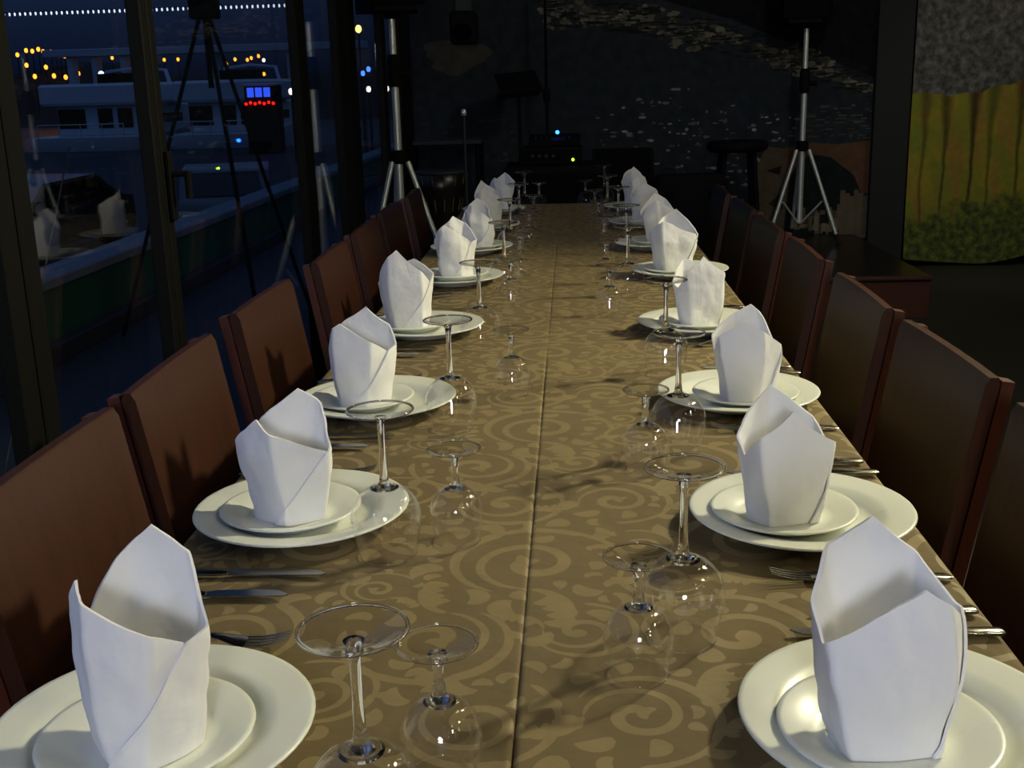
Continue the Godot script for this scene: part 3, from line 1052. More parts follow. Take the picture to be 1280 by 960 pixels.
func place_chairs() -> void:
	var c0 := make_chair()
	var zl := [-1.345, -1.845, -2.455, -3.13, -3.72, -4.28, -4.85]
	var zr := [-1.31, -1.865, -2.40, -3.03, -3.57, -4.13, -4.69]
	for k in zl.size():
		var label: String = "reddish brown wooden panel-back chair under the windows, %s in view" % NTH[k if k < 6 else 7]
		if k == 0:
			c0.position = Vector3(-0.55, 0, zl[0])
			tag(c0, label, "chair", "chairs along the window side")
		else:
			copy_of(c0, Vector3(-0.55 - 0.006 * (k % 3), 0, zl[k]), 0.02 * sin(k * 2.3), label, "chairs along the window side")
	for k in zr.size():
		copy_of(c0, Vector3(0.55 + 0.006 * (k % 2), 0, zr[k]), PI + 0.02 * sin(k * 1.7), "dark wooden chair with reddish back edge on the right side, %s in view" % NTH[k if k < 6 else 7], "chairs along the right-hand side")

# ---------------------------------------------------------------- the room
func slab(called: String, c: Vector3, size: Vector3, m: Material, label := "", category := "") -> MeshInstance3D:
	var o := part(called, box_mesh(size, 0.002), m, self, c)
	structure(o, label, category)
	return o

func room() -> void:
	slab("floor", Vector3(2.5, -0.1, -1.5), Vector3(7.3, 0.2, 13.3), M.floor, "dark speckled floor of the dining room", "floor")
	slab("ceiling", Vector3(2.5, 3.1, -1.5), Vector3(7.3, 0.2, 13.3), M.ceiling, "dark ceiling over the dining room", "ceiling")
	slab("wall_right", Vector3(6.08, 1.5, -1.5), Vector3(0.15, 3.0, 13.3), M.wall, "dark plain wall far to the right", "wall")
	slab("wall_front", Vector3(2.5, 1.5, 5.08), Vector3(7.0, 3.0, 0.15), M.wall, "dark plain wall behind the camera", "wall")
	slab("wall_back", Vector3(2.5, 1.5, -7.98), Vector3(7.0, 3.0, 0.15), M.wall, "dark wall at the far end of the room", "wall")
	slab("wall_left", Vector3(-1.0, 2.73, -1.5), Vector3(0.16, 0.54, 13.3), M.wall, "dark header wall above the windows", "wall")
	# the bay print on its own panel
	var st := begin()
	st.set_smooth_group(-1)
	cbox(st, Transform3D(), Vector3(3.10, 2.36, 0.03), 0.002)
	var pr := structure(part("trim_1", done(st), M.wall, self, Vector3(0.47, 1.38, -7.78)), "backing board of the photo print at the far end", "panel")
	var face := begin()
	face.set_smooth_group(-1)
	quad(face, Vector3(-1.55, -1.18, 0), Vector3(1.55, -1.18, 0), Vector3(1.55, 1.18, 0), Vector3(-1.55, 1.18, 0), Vector3(0, 0, 1))
	var fm := done(face)
	var arr := fm.surface_get_arrays(0)
	var uv: PackedVector2Array = arr[Mesh.ARRAY_TEX_UV]
	for i in uv.size():
		uv[i] = Vector2(uv[i].x, 1.0 - uv[i].y)
	arr[Mesh.ARRAY_TEX_UV] = uv
	var am := ArrayMesh.new()
	am.add_surface_from_arrays(Mesh.PRIMITIVE_TRIANGLES, arr)
	part("print", am, M.bay, pr, Vector3(0, 0, 0.0155))
	pr.name = "wall_mural"
	pr.set_meta("label", "large dark photo print of a bay with anchored boats on the far wall")
	pr.set_meta("category", "mural")
	# pillar between the print and the painted canvas
	slab("trim_2", Vector3(2.135, 1.5, -7.82), Vector3(0.23, 3.0, 0.22), mat(Color(0.055, 0.068, 0.078), 0.8), "dark blue grey pillar between the print and the painted canvas", "pillar")
	# stage
	var sg := thing("stage", "low dark stage with a reddish wooden front at the far end", "stage", Vector3(0.45, 0, -6.9))
	sg.set_meta("kind", "structure")
	part("deck", box_mesh(Vector3(2.98, 0.03, 1.70), 0.004), M.stage, sg, Vector3(0, 0.215, 0))
	part("front_panel", box_mesh(Vector3(2.98, 0.20, 0.025), 0.003), M.stagewood, sg, Vector3(0, 0.10, 0.83))
	for s in [-1.0, 1.0]:
		part("side_panel", box_mesh(Vector3(0.025, 0.20, 1.64), 0.003), M.stagewood, sg, Vector3(1.47 * s, 0.10, -0.01))
	part("edge_strip", box_mesh(Vector3(2.99, 0.02, 0.012), 0.002), M.stagewood, sg, Vector3(0, 0.222, 0.853))
	# painted canvas right of the pillar: a stretched sheet with a sagging hem
	var cv := begin()
	var NX := 24
	var NY := 20
	var F: Array = []
	var U: Array = []
	for i in NX + 1:
		var u := float(i) / NX
		var x := 2.26 + 1.5 * u
		var hem := 0.06 - 0.05 * sin(minf(u * 2.2, 1.0) * PI / 2) + 0.55 * pow(maxf(0.0, u - 0.33), 1.4)
		var col: Array[Vector3] = []
		var cu: Array[Vector2] = []
		for j in NY + 1:
			var v := float(j) / NY
			var y := lerpf(hem, 2.5, v)
			col.append(Vector3(x, y, -7.72 + 0.018 * sin(x * 9.0) * (1.0 - v) + 0.008 * sin(x * 4.0 + y * 3.0)))
			cu.append(Vector2((x - 2.26) / 1.0, 1.0 - y / 2.0))
		F.append(col)
		U.append(cu)
	var th := Vector3(0, 0, -0.012)
	for i in NX:
		for j in NY:
			for b in 2:
				cv.set_smooth_group(b)
				var o := th * b
				tri(cv, F[i][j] + o, F[i + 1][j] + o, F[i + 1][j + 1] + o, Vector3(0, 0, 1 - 2 * b), U[i][j], U[i + 1][j], U[i + 1][j + 1])
				tri(cv, F[i][j] + o, F[i + 1][j + 1] + o, F[i][j + 1] + o, Vector3(0, 0, 1 - 2 * b), U[i][j], U[i + 1][j + 1], U[i][j + 1])
		cv.set_smooth_group(2)
		tri(cv, F[i][0], F[i + 1][0], F[i + 1][0] + th, Vector3.DOWN, U[i][0], U[i + 1][0], U[i + 1][0])
		tri(cv, F[i][0], F[i + 1][0] + th, F[i][0] + th, Vector3.DOWN, U[i][0], U[i + 1][0], U[i][0])
	for j in NY:
		cv.set_smooth_group(3)
		tri(cv, F[0][j], F[0][j + 1], F[0][j + 1] + th, Vector3.LEFT, U[0][j], U[0][j + 1], U[0][j + 1])
		tri(cv, F[0][j], F[0][j + 1] + th, F[0][j] + th, Vector3.LEFT, U[0][j], U[0][j + 1], U[0][j])
	tag(part("painted_canvas", done(cv), M.canvas, self), "hanging canvas painted as grey rock over yellow with dark runs, right of the pillar", "canvas")
	windows()

func windows() -> void:
	# glazed wall along x = -1: stiles at these z, panes between them
	var stiles := [[4.9, 4.78, 1], [2.62, 2.46, 2], [0.42, 0.26, 2], [-1.93, -2.061, 2], [-2.722, -2.808, 2], [-4.291, -4.436, 1], [-5.045, -5.465, 2], [-6.22, -6.36, 1], [-6.87, -7.35, 1], [-7.80, -7.9, 1]]
	for k in stiles.size() - 1:
		var a: Array = stiles[k]
		var b: Array = stiles[k + 1]
		var w := Node3D.new()
		w.name = "window_%d" % (k + 1)
		add_child(w)
		structure(w, "tall glazed window with dark frame, number %d along the left wall" % (k + 1), "window")
		w.position = Vector3(-1.0, 0, (a[1] + b[0]) / 2.0)
		var span: float = a[1] - b[0]
		part("pane", box_mesh(Vector3(0.004, 2.30, span), 0.0005), M.pane, w, Vector3(0, 1.27, 0))
		part("bottom_rail", box_mesh(Vector3(0.06, 0.12, span), 0.004), M.frame, w, Vector3(0, 0.06, 0))
		part("top_rail", box_mesh(Vector3(0.06, 0.08, span), 0.004), M.frame, w, Vector3(0, 2.42, 0))
		var z0: float = a[0] - w.position.z
		var z1: float = a[1] - w.position.z
		var cnt: int = a[2]
		var gap := 0.008
		var each := (z0 - z1 - gap * (cnt - 1)) / cnt
		for i in cnt:
			part("stile", box_mesh(Vector3(0.036, 2.46, each), 0.003), M.frame, w, Vector3(0.0155, 1.23, z0 - each / 2 - i * (each + gap)))
		if k == 4:
			var h := begin()
			cbox(h, at(Vector3(0.041, 1.06, z1 + 0.02)), Vector3(0.012, 0.17, 0.032), 0.003)
			part("handle_plate", done(h), M.black, w)
			var g := begin()
			rod_in(g, Vector3(0.045, 1.09, z1 + 0.02), Vector3(0.085, 1.09, z1 + 0.02), 0.008)
			rod_in(g, Vector3(0.085, 1.095, z1 + 0.02), Vector3(0.085, 1.03, z1 + 0.02), 0.009)
			part("lever", done(g), M.black, w)

# ---------------------------------------------------------------- far end of the room
func speaker_stand(label: String, at_pos: Vector3, turn: float, hub_y: float, top_y: float, spread: float, leg_top: float) -> Node3D:
	var s := thing("speaker_stand", label, "stand", at_pos, turn, "silver speaker stands")
	part("pole", rod(Vector3(0, 0.12, 0), Vector3(0, hub_y + 0.42, 0), 0.0185, 16), M.alu, s)
	part("upper_pole", rod(Vector3(0, hub_y + 0.40, 0), Vector3(0, top_y, 0), 0.016, 16), M.alu, s)
	part("hub", lathe_mesh(PackedVector2Array([Vector2(0, hub_y - 0.03), Vector2(0.034, hub_y - 0.03), Vector2(0.04, hub_y - 0.02), Vector2(0.04, hub_y + 0.025), Vector2(0.03, hub_y + 0.035), Vector2(0, hub_y + 0.035)]), 16, true), M.black, s)
	var cl := part("collar", lathe_mesh(PackedVector2Array([Vector2(0, hub_y + 0.33), Vector2(0.03, hub_y + 0.33), Vector2(0.033, hub_y + 0.35), Vector2(0.033, hub_y + 0.45), Vector2(0.026, hub_y + 0.48), Vector2(0, hub_y + 0.48)]), 16, true), M.black, s)
	part("knob", rod(Vector3(0.03, hub_y + 0.39, 0), Vector3(0.075, hub_y + 0.39, 0), 0.016, 10, 0.02), M.black, cl)
	for k in 3:
		var a := TAU * k / 3.0 + 0.52
		var d := Vector3(cos(a), 0, sin(a))
		var foot := d * spread + Vector3(0, 0.018, 0)
		var lg := part("leg", rod(d * 0.045 + Vector3(0, leg_top, 0), foot, 0.0125, 10), M.alu, s)
		part("rubber_foot", rod(foot + (Vector3(0, leg_top, 0) - foot) * 0.07, foot - Vector3(0, 0.018, 0) + d * 0.004, 0.017, 10), M.rubber, lg)
		part("brace", rod(Vector3(0, 0.13, 0) + d * 0.02, d * spread * 0.55 + Vector3(0, leg_top * 0.45, 0), 0.007, 8), M.alu, s)
	return s

func speaker(label: String, at_pos: Vector3, turn: float) -> void:
	var s := thing("loudspeaker", label, "speaker", at_pos, turn, "black loudspeakers on stands")
	var st := begin()
	prism(st, PackedVector2Array([Vector2(-0.15, 0.14), Vector2(0.15, 0.14), Vector2(0.10, -0.14), Vector2(-0.10, -0.14)]), 0.0, 0.52, Transform3D(Basis(Vector3.RIGHT, -PI / 2), Vector3.ZERO))
	part("cabinet", done(st), M.black, s)
	part("grille", box_mesh(Vector3(0.27, 0.47, 0.012), 0.004), M.grille, s, Vector3(0, 0.26, 0.146))
	part("pole_socket", lathe_mesh(PackedVector2Array([Vector2(0, -0.03), Vector2(0.03, -0.03), Vector2(0.04, 0.0), Vector2(0, 0.0)]), 14, true), M.black, s)

func stage_things() -> void:
	# left stand stands on the floor between the window and the table's end
	speaker_stand("silver tripod speaker stand beside the window, left of the stage", Vector3(-0.803, 0, -5.54), 0.35, 0.95, 1.59, 0.36, 0.93)
	speaker("black loudspeaker on the stand by the window", Vector3(-0.803, 1.62, -5.54), 0.3)
	speaker_stand("silver tripod speaker stand on the stage before the print", Vector3(1.51, 0.23, -7.45), 0.0, 0.61, 1.33, 0.26, 0.59)
	speaker("black loudspeaker on the stand at the right of the stage", Vector3(1.51, 0.23 + 1.36, -7.45), -0.25)
	# bar stool
	var stl := thing("bar_stool", "tall black round bar stool standing on the stage", "stool", Vector3(1.07, 0.23, -7.25))
	part("seat", lathe_mesh(PackedVector2Array([Vector2(0, 0.60), Vector2(0.16, 0.60), Vector2(0.185, 0.615), Vector2(0.19, 0.64), Vector2(0.175, 0.665), Vector2(0, 0.675)]), 32), M.black, stl)
	for k in 4:
		var a := TAU * k / 4.0 + PI / 4
		var d := Vector3(cos(a), 0, sin(a))
		part("leg", rod(d * 0.125 + Vector3(0, 0.60, 0), d * 0.185, 0.017, 8), M.black, stl)
		var e := Vector3(cos(a + PI / 2), 0, sin(a + PI / 2))
		part("rung", rod(d * 0.158 + Vector3(0, 0.27, 0), e * 0.158 + Vector3(0, 0.27, 0), 0.011, 8), M.black, stl)
	# bass cabinet, with the effects rack and its lights on it
	var sub := thing("bass_cabinet", "big black bass speaker cabinet at the end of the table", "speaker", Vector3(-0.05, 0.23, -6.85))
	part("cabinet", box_mesh(Vector3(0.62, 0.58, 0.5), 0.012), M.black, sub, Vector3(0, 0.29, 0))
	part("grille", box_mesh(Vector3(0.56, 0.50, 0.015), 0.006), M.grille, sub, Vector3(0, 0.29, 0.256))
	for s in [-1.0, 1.0]:
		part("handle", box_mesh(Vector3(0.02, 0.04, 0.13), 0.006), M.grille, sub, Vector3(0.315 * s, 0.4, 0))
	var rk := thing("amplifier", "black amplifier with small blue and green lights on the bass cabinet", "amplifier", Vector3(-0.08, 0.81, -6.80))
	part("case", box_mesh(Vector3(0.36, 0.10, 0.30), 0.006), M.black, rk, Vector3(0, 0.055, 0))
	part("front_panel", box_mesh(Vector3(0.33, 0.075, 0.008), 0.002), M.grille, rk, Vector3(0, 0.055, 0.152))
	for x in [-0.11, -0.07, -0.03, 0.01]:
		part("knob", rod(Vector3(x, 0.06, 0.155), Vector3(x, 0.06, 0.175), 0.009, 10), M.pillar, rk)
	var ball := SphereMesh.new()
	ball.radius = 0.0075
	ball.height = 0.015
	ball.radial_segments = 12
	ball.rings = 6
	part("led", ball, glow(Color(0.6, 1.0, 0.05), 14.0), rk, Vector3(0.123, 0.036, 0.158))
	var mx := thing("mixing_desk", "small mixing desk with a blue light on top of the amplifier", "mixer", Vector3(-0.06, 0.92, -6.84))
	part("body", box_mesh(Vector3(0.30, 0.035, 0.2), 0.005), M.black, mx, Vector3(0, 0.030, 0), Vector3(0.15, 0, 0))
	for k in 7:
		part("fader", box_mesh(Vector3(0.008, 0.012, 0.014), 0.002), M.pillar, mx, Vector3(-0.115 + 0.033 * k, 0.044, 0.06))
	part("light_stalk", rod(Vector3(0.014, 0.03, 0.03), Vector3(0.014, 0.068, 0.03), 0.004, 8), M.black, mx)
	var bl := SphereMesh.new()
	bl.radius = 0.011
	bl.height = 0.022
	bl.radial_segments = 12
	bl.rings = 6
	part("blue_lamp", bl, glow(Color(0.10, 0.35, 1.0), 16.0), mx, Vector3(0.014, 0.075, 0.03))
	# microphone stand, music desk, thin pole, lamp hanging from the ceiling
	var ms := thing("microphone_stand", "tall thin black microphone stand behind the mixing desk", "stand", Vector3(-0.12, 0.23, -7.55))
	part("pole", rod(Vector3(0, 0.02, 0), Vector3(0, 1.62, 0), 0.010, 10), M.black, ms)
	part("clamp", lathe_mesh(PackedVector2Array([Vector2(0, 0.93), Vector2(0.022, 0.93), Vector2(0.024, 1.0), Vector2(0.012, 1.02), Vector2(0, 1.02)]), 12, true), M.black, ms)
	part("base", lathe_mesh(PackedVector2Array([Vector2(0, 0), Vector2(0.13, 0), Vector2(0.13, 0.012), Vector2(0.02, 0.035), Vector2(0, 0.035)]), 24, true), M.black, ms)
	part("boom", rod(Vector3(0, 1.58, 0), Vector3(0.1, 1.75, 0.25), 0.007, 8), M.black, ms)
	var md := thing("music_stand", "black music stand with a tilted desk left of the microphone stand", "stand", Vector3(-0.29, 0.23, -7.32))
	part("desk", box_mesh(Vector3(0.27, 0.20, 0.012), 0.004), M.black, md, Vector3(0, 1.05, 0), Vector3(-0.85, 0.25, 0.12))
	part("ledge", box_mesh(Vector3(0.27, 0.012, 0.05), 0.003), M.black, md, Vector3(0, 0.985, 0.10), Vector3(-0.85, 0.25, 0.12))
	part("pole", rod(Vector3(0, 0.02, 0), Vector3(0, 1.04, 0), 0.010, 10), M.black, md)
	for k in 3:
		var a := TAU * k / 3.0
		part("leg", rod(Vector3(0, 0.2, 0), Vector3(cos(a) * 0.22, 0.008, sin(a) * 0.22), 0.007, 8), M.black, md)
	var tp := thing("thin_stand", "thin grey pole with a rounded top near the left of the stage", "stand", Vector3(-0.56, 0.23, -6.42))
	part("pole", rod(Vector3(0, 0.02, 0), Vector3(0, 0.90, 0), 0.0085, 10), M.pillar, tp)
	part("cap", lathe_mesh(PackedVector2Array([Vector2(0, 0.885), Vector2(0.013, 0.885), Vector2(0.016, 0.90), Vector2(0.011, 0.918), Vector2(0, 0.922)]), 12), M.alu, tp)
	part("base", lathe_mesh(PackedVector2Array([Vector2(0, 0), Vector2(0.11, 0), Vector2(0.11, 0.01), Vector2(0.015, 0.03), Vector2(0, 0.03)]), 24, true), M.black, tp)
	var hl := thing("hanging_spotlight", "black stage lamp hanging from a pale post at the top of the print", "lamp", Vector3(-0.60, 1.52, -7.1))
	part("post", box_mesh(Vector3(0.10, 1.25, 0.06), 0.004), M.pillar, hl, Vector3(0, 0.80, 0))
	part("housing", box_mesh(Vector3(0.155, 0.19, 0.2), 0.012), M.black, hl, Vector3(0, 0.09, 0))
	part("lens", rod(Vector3(0, 0.07, 0.10), Vector3(0, 0.055, 0.125), 0.055, 18), M.smoked, hl)
	# wedge monitor, case with a loop handle, hand drum
	var wd := thing("wedge_monitor", "black wedge shaped floor monitor right of the amplifier", "speaker", Vector3(0.365, 0.23, -7.38))
	var ws := begin()
	prism(ws, PackedVector2Array([Vector2(-0.2, 0), Vector2(0.2, 0), Vector2(0.2, 0.40), Vector2(0.02, 0.62), Vector2(-0.2, 0.62)]), -0.19, 0.19, Transform3D(Basis(Vector3.UP, -PI / 2), Vector3.ZERO))
	part("cabinet", done(ws), M.black, wd)
	part("grille", box_mesh(Vector3(0.34, 0.26, 0.012), 0.004), M.grille, wd, Vector3(0, 0.515, 0.115), Vector3(-0.68, 0, 0))
	var cs := thing("instrument_case", "black instrument case with a loop handle below the bar stool", "case", Vector3(0.72, 0.23, -6.72))
	part("body", box_mesh(Vector3(0.42, 0.51, 0.24), 0.03), M.black, cs, Vector3(0, 0.255, 0))
	var hp := PackedVector3Array()
	for k in 9:
		var a := PI * k / 8.0
		hp.append(Vector3(-0.125 + cos(a) * 0.055, 0.505 + sin(a) * 0.05, 0))
	var hs := begin()
	sweep(hs, hp, PackedVector2Array([Vector2(0.010, 0.008)]), Vector3(0, 0, 1), 8)
	part("handle", done(hs), M.rubber, cs)
	for x in [-0.12, 0.12]:
		part("latch", box_mesh(Vector3(0.04, 0.05, 0.012), 0.003), M.grille, cs, Vector3(x, 0.40, 0.124))
	var dj := thing("hand_drum", "dark wooden hand drum with rope stripes near the left of the stage", "drum", Vector3(-0.74, 0.23, -6.75))
	part("shell", lathe_mesh(PackedVector2Array([Vector2(0, 0), Vector2(0.10, 0), Vector2(0.075, 0.2), Vector2(0.10, 0.32), Vector2(0.15, 0.45), Vector2(0.155, 0.55), Vector2(0, 0.55)]), 24), M.stage, dj)
	part("drumhead", lathe_mesh(PackedVector2Array([Vector2(0, 0.548), Vector2(0.157, 0.548), Vector2(0.16, 0.56), Vector2(0.15, 0.567), Vector2(0, 0.565)]), 24), M.pillar, dj)
	for k in 14:
		var a := TAU * k / 14.0
		part("rope", rod(Vector3(cos(a) * 0.112, 0.33, sin(a) * 0.112), Vector3(cos(a) * 0.16, 0.54, sin(a) * 0.16), 0.004, 6), M.rope, dj)
	var dk := thing("drum_set_table", "dark equipment table at the left of the stage behind the thin pole", "table", Vector3(-0.78, 0.23, -7.45))
	part("top", box_mesh(Vector3(0.50, 0.03, 0.4), 0.004), M.pillar, dk, Vector3(0, 0.70, 0))
	for x in [-0.22, 0.22]:
		for z in [-0.17, 0.17]:
			part("leg", rod(Vector3(x, 0, z), Vector3(x, 0.69, z), 0.014, 8), M.black, dk)
	dk.name = "equipment_table"

# ---------------------------------------------------------------- outside the windows
func lamp_dot(called: String, label: String, group: String, pos: Vector3, r: float, m: Material, post: float) -> void:
	var s := thing(called, label, "lamp", pos - Vector3(0, post, 0), 0.0, group)
	var b := SphereMesh.new()
	b.radius = r
	b.height = r * 2.6
	b.radial_segments = 10
	b.rings = 6
	part("lamp_head", b, m, s, Vector3(0, post, 0))
	part("post", rod(Vector3.ZERO, Vector3(0, post - r, 0), r * 0.25, 6), M.hill, s)

func yacht(label: String, pos: Vector3, turn: float, w: float) -> void:
	# seen from astern; its length runs along -z
	var y := thing("motor_yacht", label, "yacht", pos, turn, "white motor yachts at the quay")
	var hull := begin()
	hull.set_smooth_group(0)
	var prev: Array[Vector3] = []
	for i in 9:
		var t := i / 8.0
		var hw := w * 0.5 * (1.0 - pow(t, 3.0) * 0.97)
		var sheer := 1.35 + 0.75 * t * t
		var ring: Array[Vector3] = [Vector3(-hw, sheer, -t * 13.0), Vector3(-hw * 0.9, 0.4, -t * 12.4), Vector3(-hw * 0.45, -0.5, -t * 12.0), Vector3(hw * 0.45, -0.5, -t * 12.0), Vector3(hw * 0.9, 0.4, -t * 12.4), Vector3(hw, sheer, -t * 13.0)]
		if i > 0:
			for k in 5:
				var o := (ring[k] + ring[k + 1]) / 2.0 - Vector3(0, 0.8, ring[k].z)
				quad(hull, prev[k], prev[k + 1], ring[k + 1], ring[k], o)
			hull.set_smooth_group(1)
			quad(hull, prev[0], prev[5], ring[5], ring[0], Vector3.UP)
			hull.set_smooth_group(0)
		else:
			hull.set_smooth_group(2)
			for k in range(1, 5):
				tri(hull, ring[0], ring[k], ring[k + 1], Vector3(0, 0, 1))
		prev = ring
	part("hull", done(hull), M.gel, y)
	part("cabin", box_mesh(Vector3(w * 0.78, 1.7, 6.5), 0.15), M.gel, y, Vector3(0, 2.1, -5.2))
	for x in [-0.24, 0.08, 0.27]:
		part("cabin_window", box_mesh(Vector3(w * (0.26 if x < 0 else 0.14), 1.0, 0.06), 0.03), M.smoked, y, Vector3(w * x, 2.25, -1.92))
	for s in [-1.0, 1.0]:
		part("side_window", box_mesh(Vector3(0.06, 0.5, 4.2), 0.03), M.smoked, y, Vector3(s * w * 0.39, 2.15, -5.2))
	part("flybridge", box_mesh(Vector3(w * 0.97, 1.1, 6.2), 0.14), M.gel, y, Vector3(0, 3.48, -4.4))
	part("windscreen", box_mesh(Vector3(w * 0.5, 0.55, 0.05), 0.02), M.smoked, y, Vector3(0.1, 4.3, -5.0))
	part("stern_platform", box_mesh(Vector3(w * 0.85, 0.12, 1.0), 0.03), M.gel, y, Vector3(0, 0.35, 0.5))
	var rl := begin()
	for x in [-0.4, -0.2, 0.0, 0.2, 0.4]:
		rod_in(rl, Vector3(x * w, 1.3, -0.1), Vector3(x * w, 2.0, -0.1), 0.03, 6)
	rod_in(rl, Vector3(-0.4 * w, 2.0, -0.1), Vector3(0.4 * w, 2.0, -0.1), 0.03, 6)
	part("stern_rail", done(rl), M.alu, y)
	var ar := begin()
	sweep(ar, PackedVector3Array([Vector3(-w * 0.36, 3.8, -6.6), Vector3(-w * 0.3, 4.7, -6.9), Vector3(0, 4.85, -7.0), Vector3(w * 0.3, 4.7, -6.9), Vector3(w * 0.36, 3.8, -6.6)]), PackedVector2Array([Vector2(0.2, 0.08)]), Vector3(0, 0, 1), 8)
	part("radar_arch", done(ar), M.gel, y)

func car(label: String, pos: Vector3, turn: float) -> void:
	var c := thing("parked_car", label, "car", pos, turn, "dark cars parked on the quay")
	var st := begin()
	# side outline along x, width along z
	prism(st, PackedVector2Array([Vector2(-2.1, 0.28), Vector2(2.1, 0.28), Vector2(2.15, 0.55), Vector2(2.05, 0.78), Vector2(1.1, 0.92), Vector2(0.55, 1.36), Vector2(-1.0, 1.42), Vector2(-1.75, 0.98), Vector2(-2.15, 0.92), Vector2(-2.2, 0.5)]), -0.82, 0.82, Transform3D(), true)
	part("body", done(st), M.car, c)
	for s in [-1.0, 1.0]:
		var w := begin()
		prism(w, PackedVector2Array([Vector2(0.95, 0.93), Vector2(0.5, 1.3), Vector2(-0.95, 1.35), Vector2(-1.5, 0.98)]), 0.0, 0.012, Transform3D(Basis(), Vector3(0, 0, 0.82 if s > 0 else -0.832)))
		part("side_window", done(w), M.smoked, c)
		for x in [-1.35, 1.35]:
			part("wheel", lathe_mesh(PackedVector2Array([Vector2(0, -0.1), Vector2(0.28, -0.1), Vector2(0.32, -0.06), Vector2(0.32, 0.06), Vector2(0.28, 0.1), Vector2(0, 0.1)]), 20), M.rubber, c, Vector3(x, 0.32, 0.76 * s), Vector3(PI / 2, 0, 0))
		part("headlight", box_mesh(Vector3(0.06, 0.12, 0.32), 0.02), M.gel, c, Vector3(2.10, 0.66, 0.56 * s))
	var ws := begin()
	quad(ws, Vector3(1.09, 0.945, -0.7), Vector3(1.09, 0.945, 0.7), Vector3(0.60, 1.34, 0.62), Vector3(0.60, 1.34, -0.62), Vector3(1, 1, 0))
	part("windscreen", done(ws), M.smoked, c)

func hill_y(x: float, z: float) -> float:
	# height of the far shore, in even steps so that lamp posts meet it
	return -2.6 + (5.6 + 3.0 * exp(-pow((x + 68.0) / 6.0, 2.0)) + 0.5 * sin(x * 0.31) + 0.3 * sin(x * 0.83)) * smoothstep(-124.0, -158.0, z)

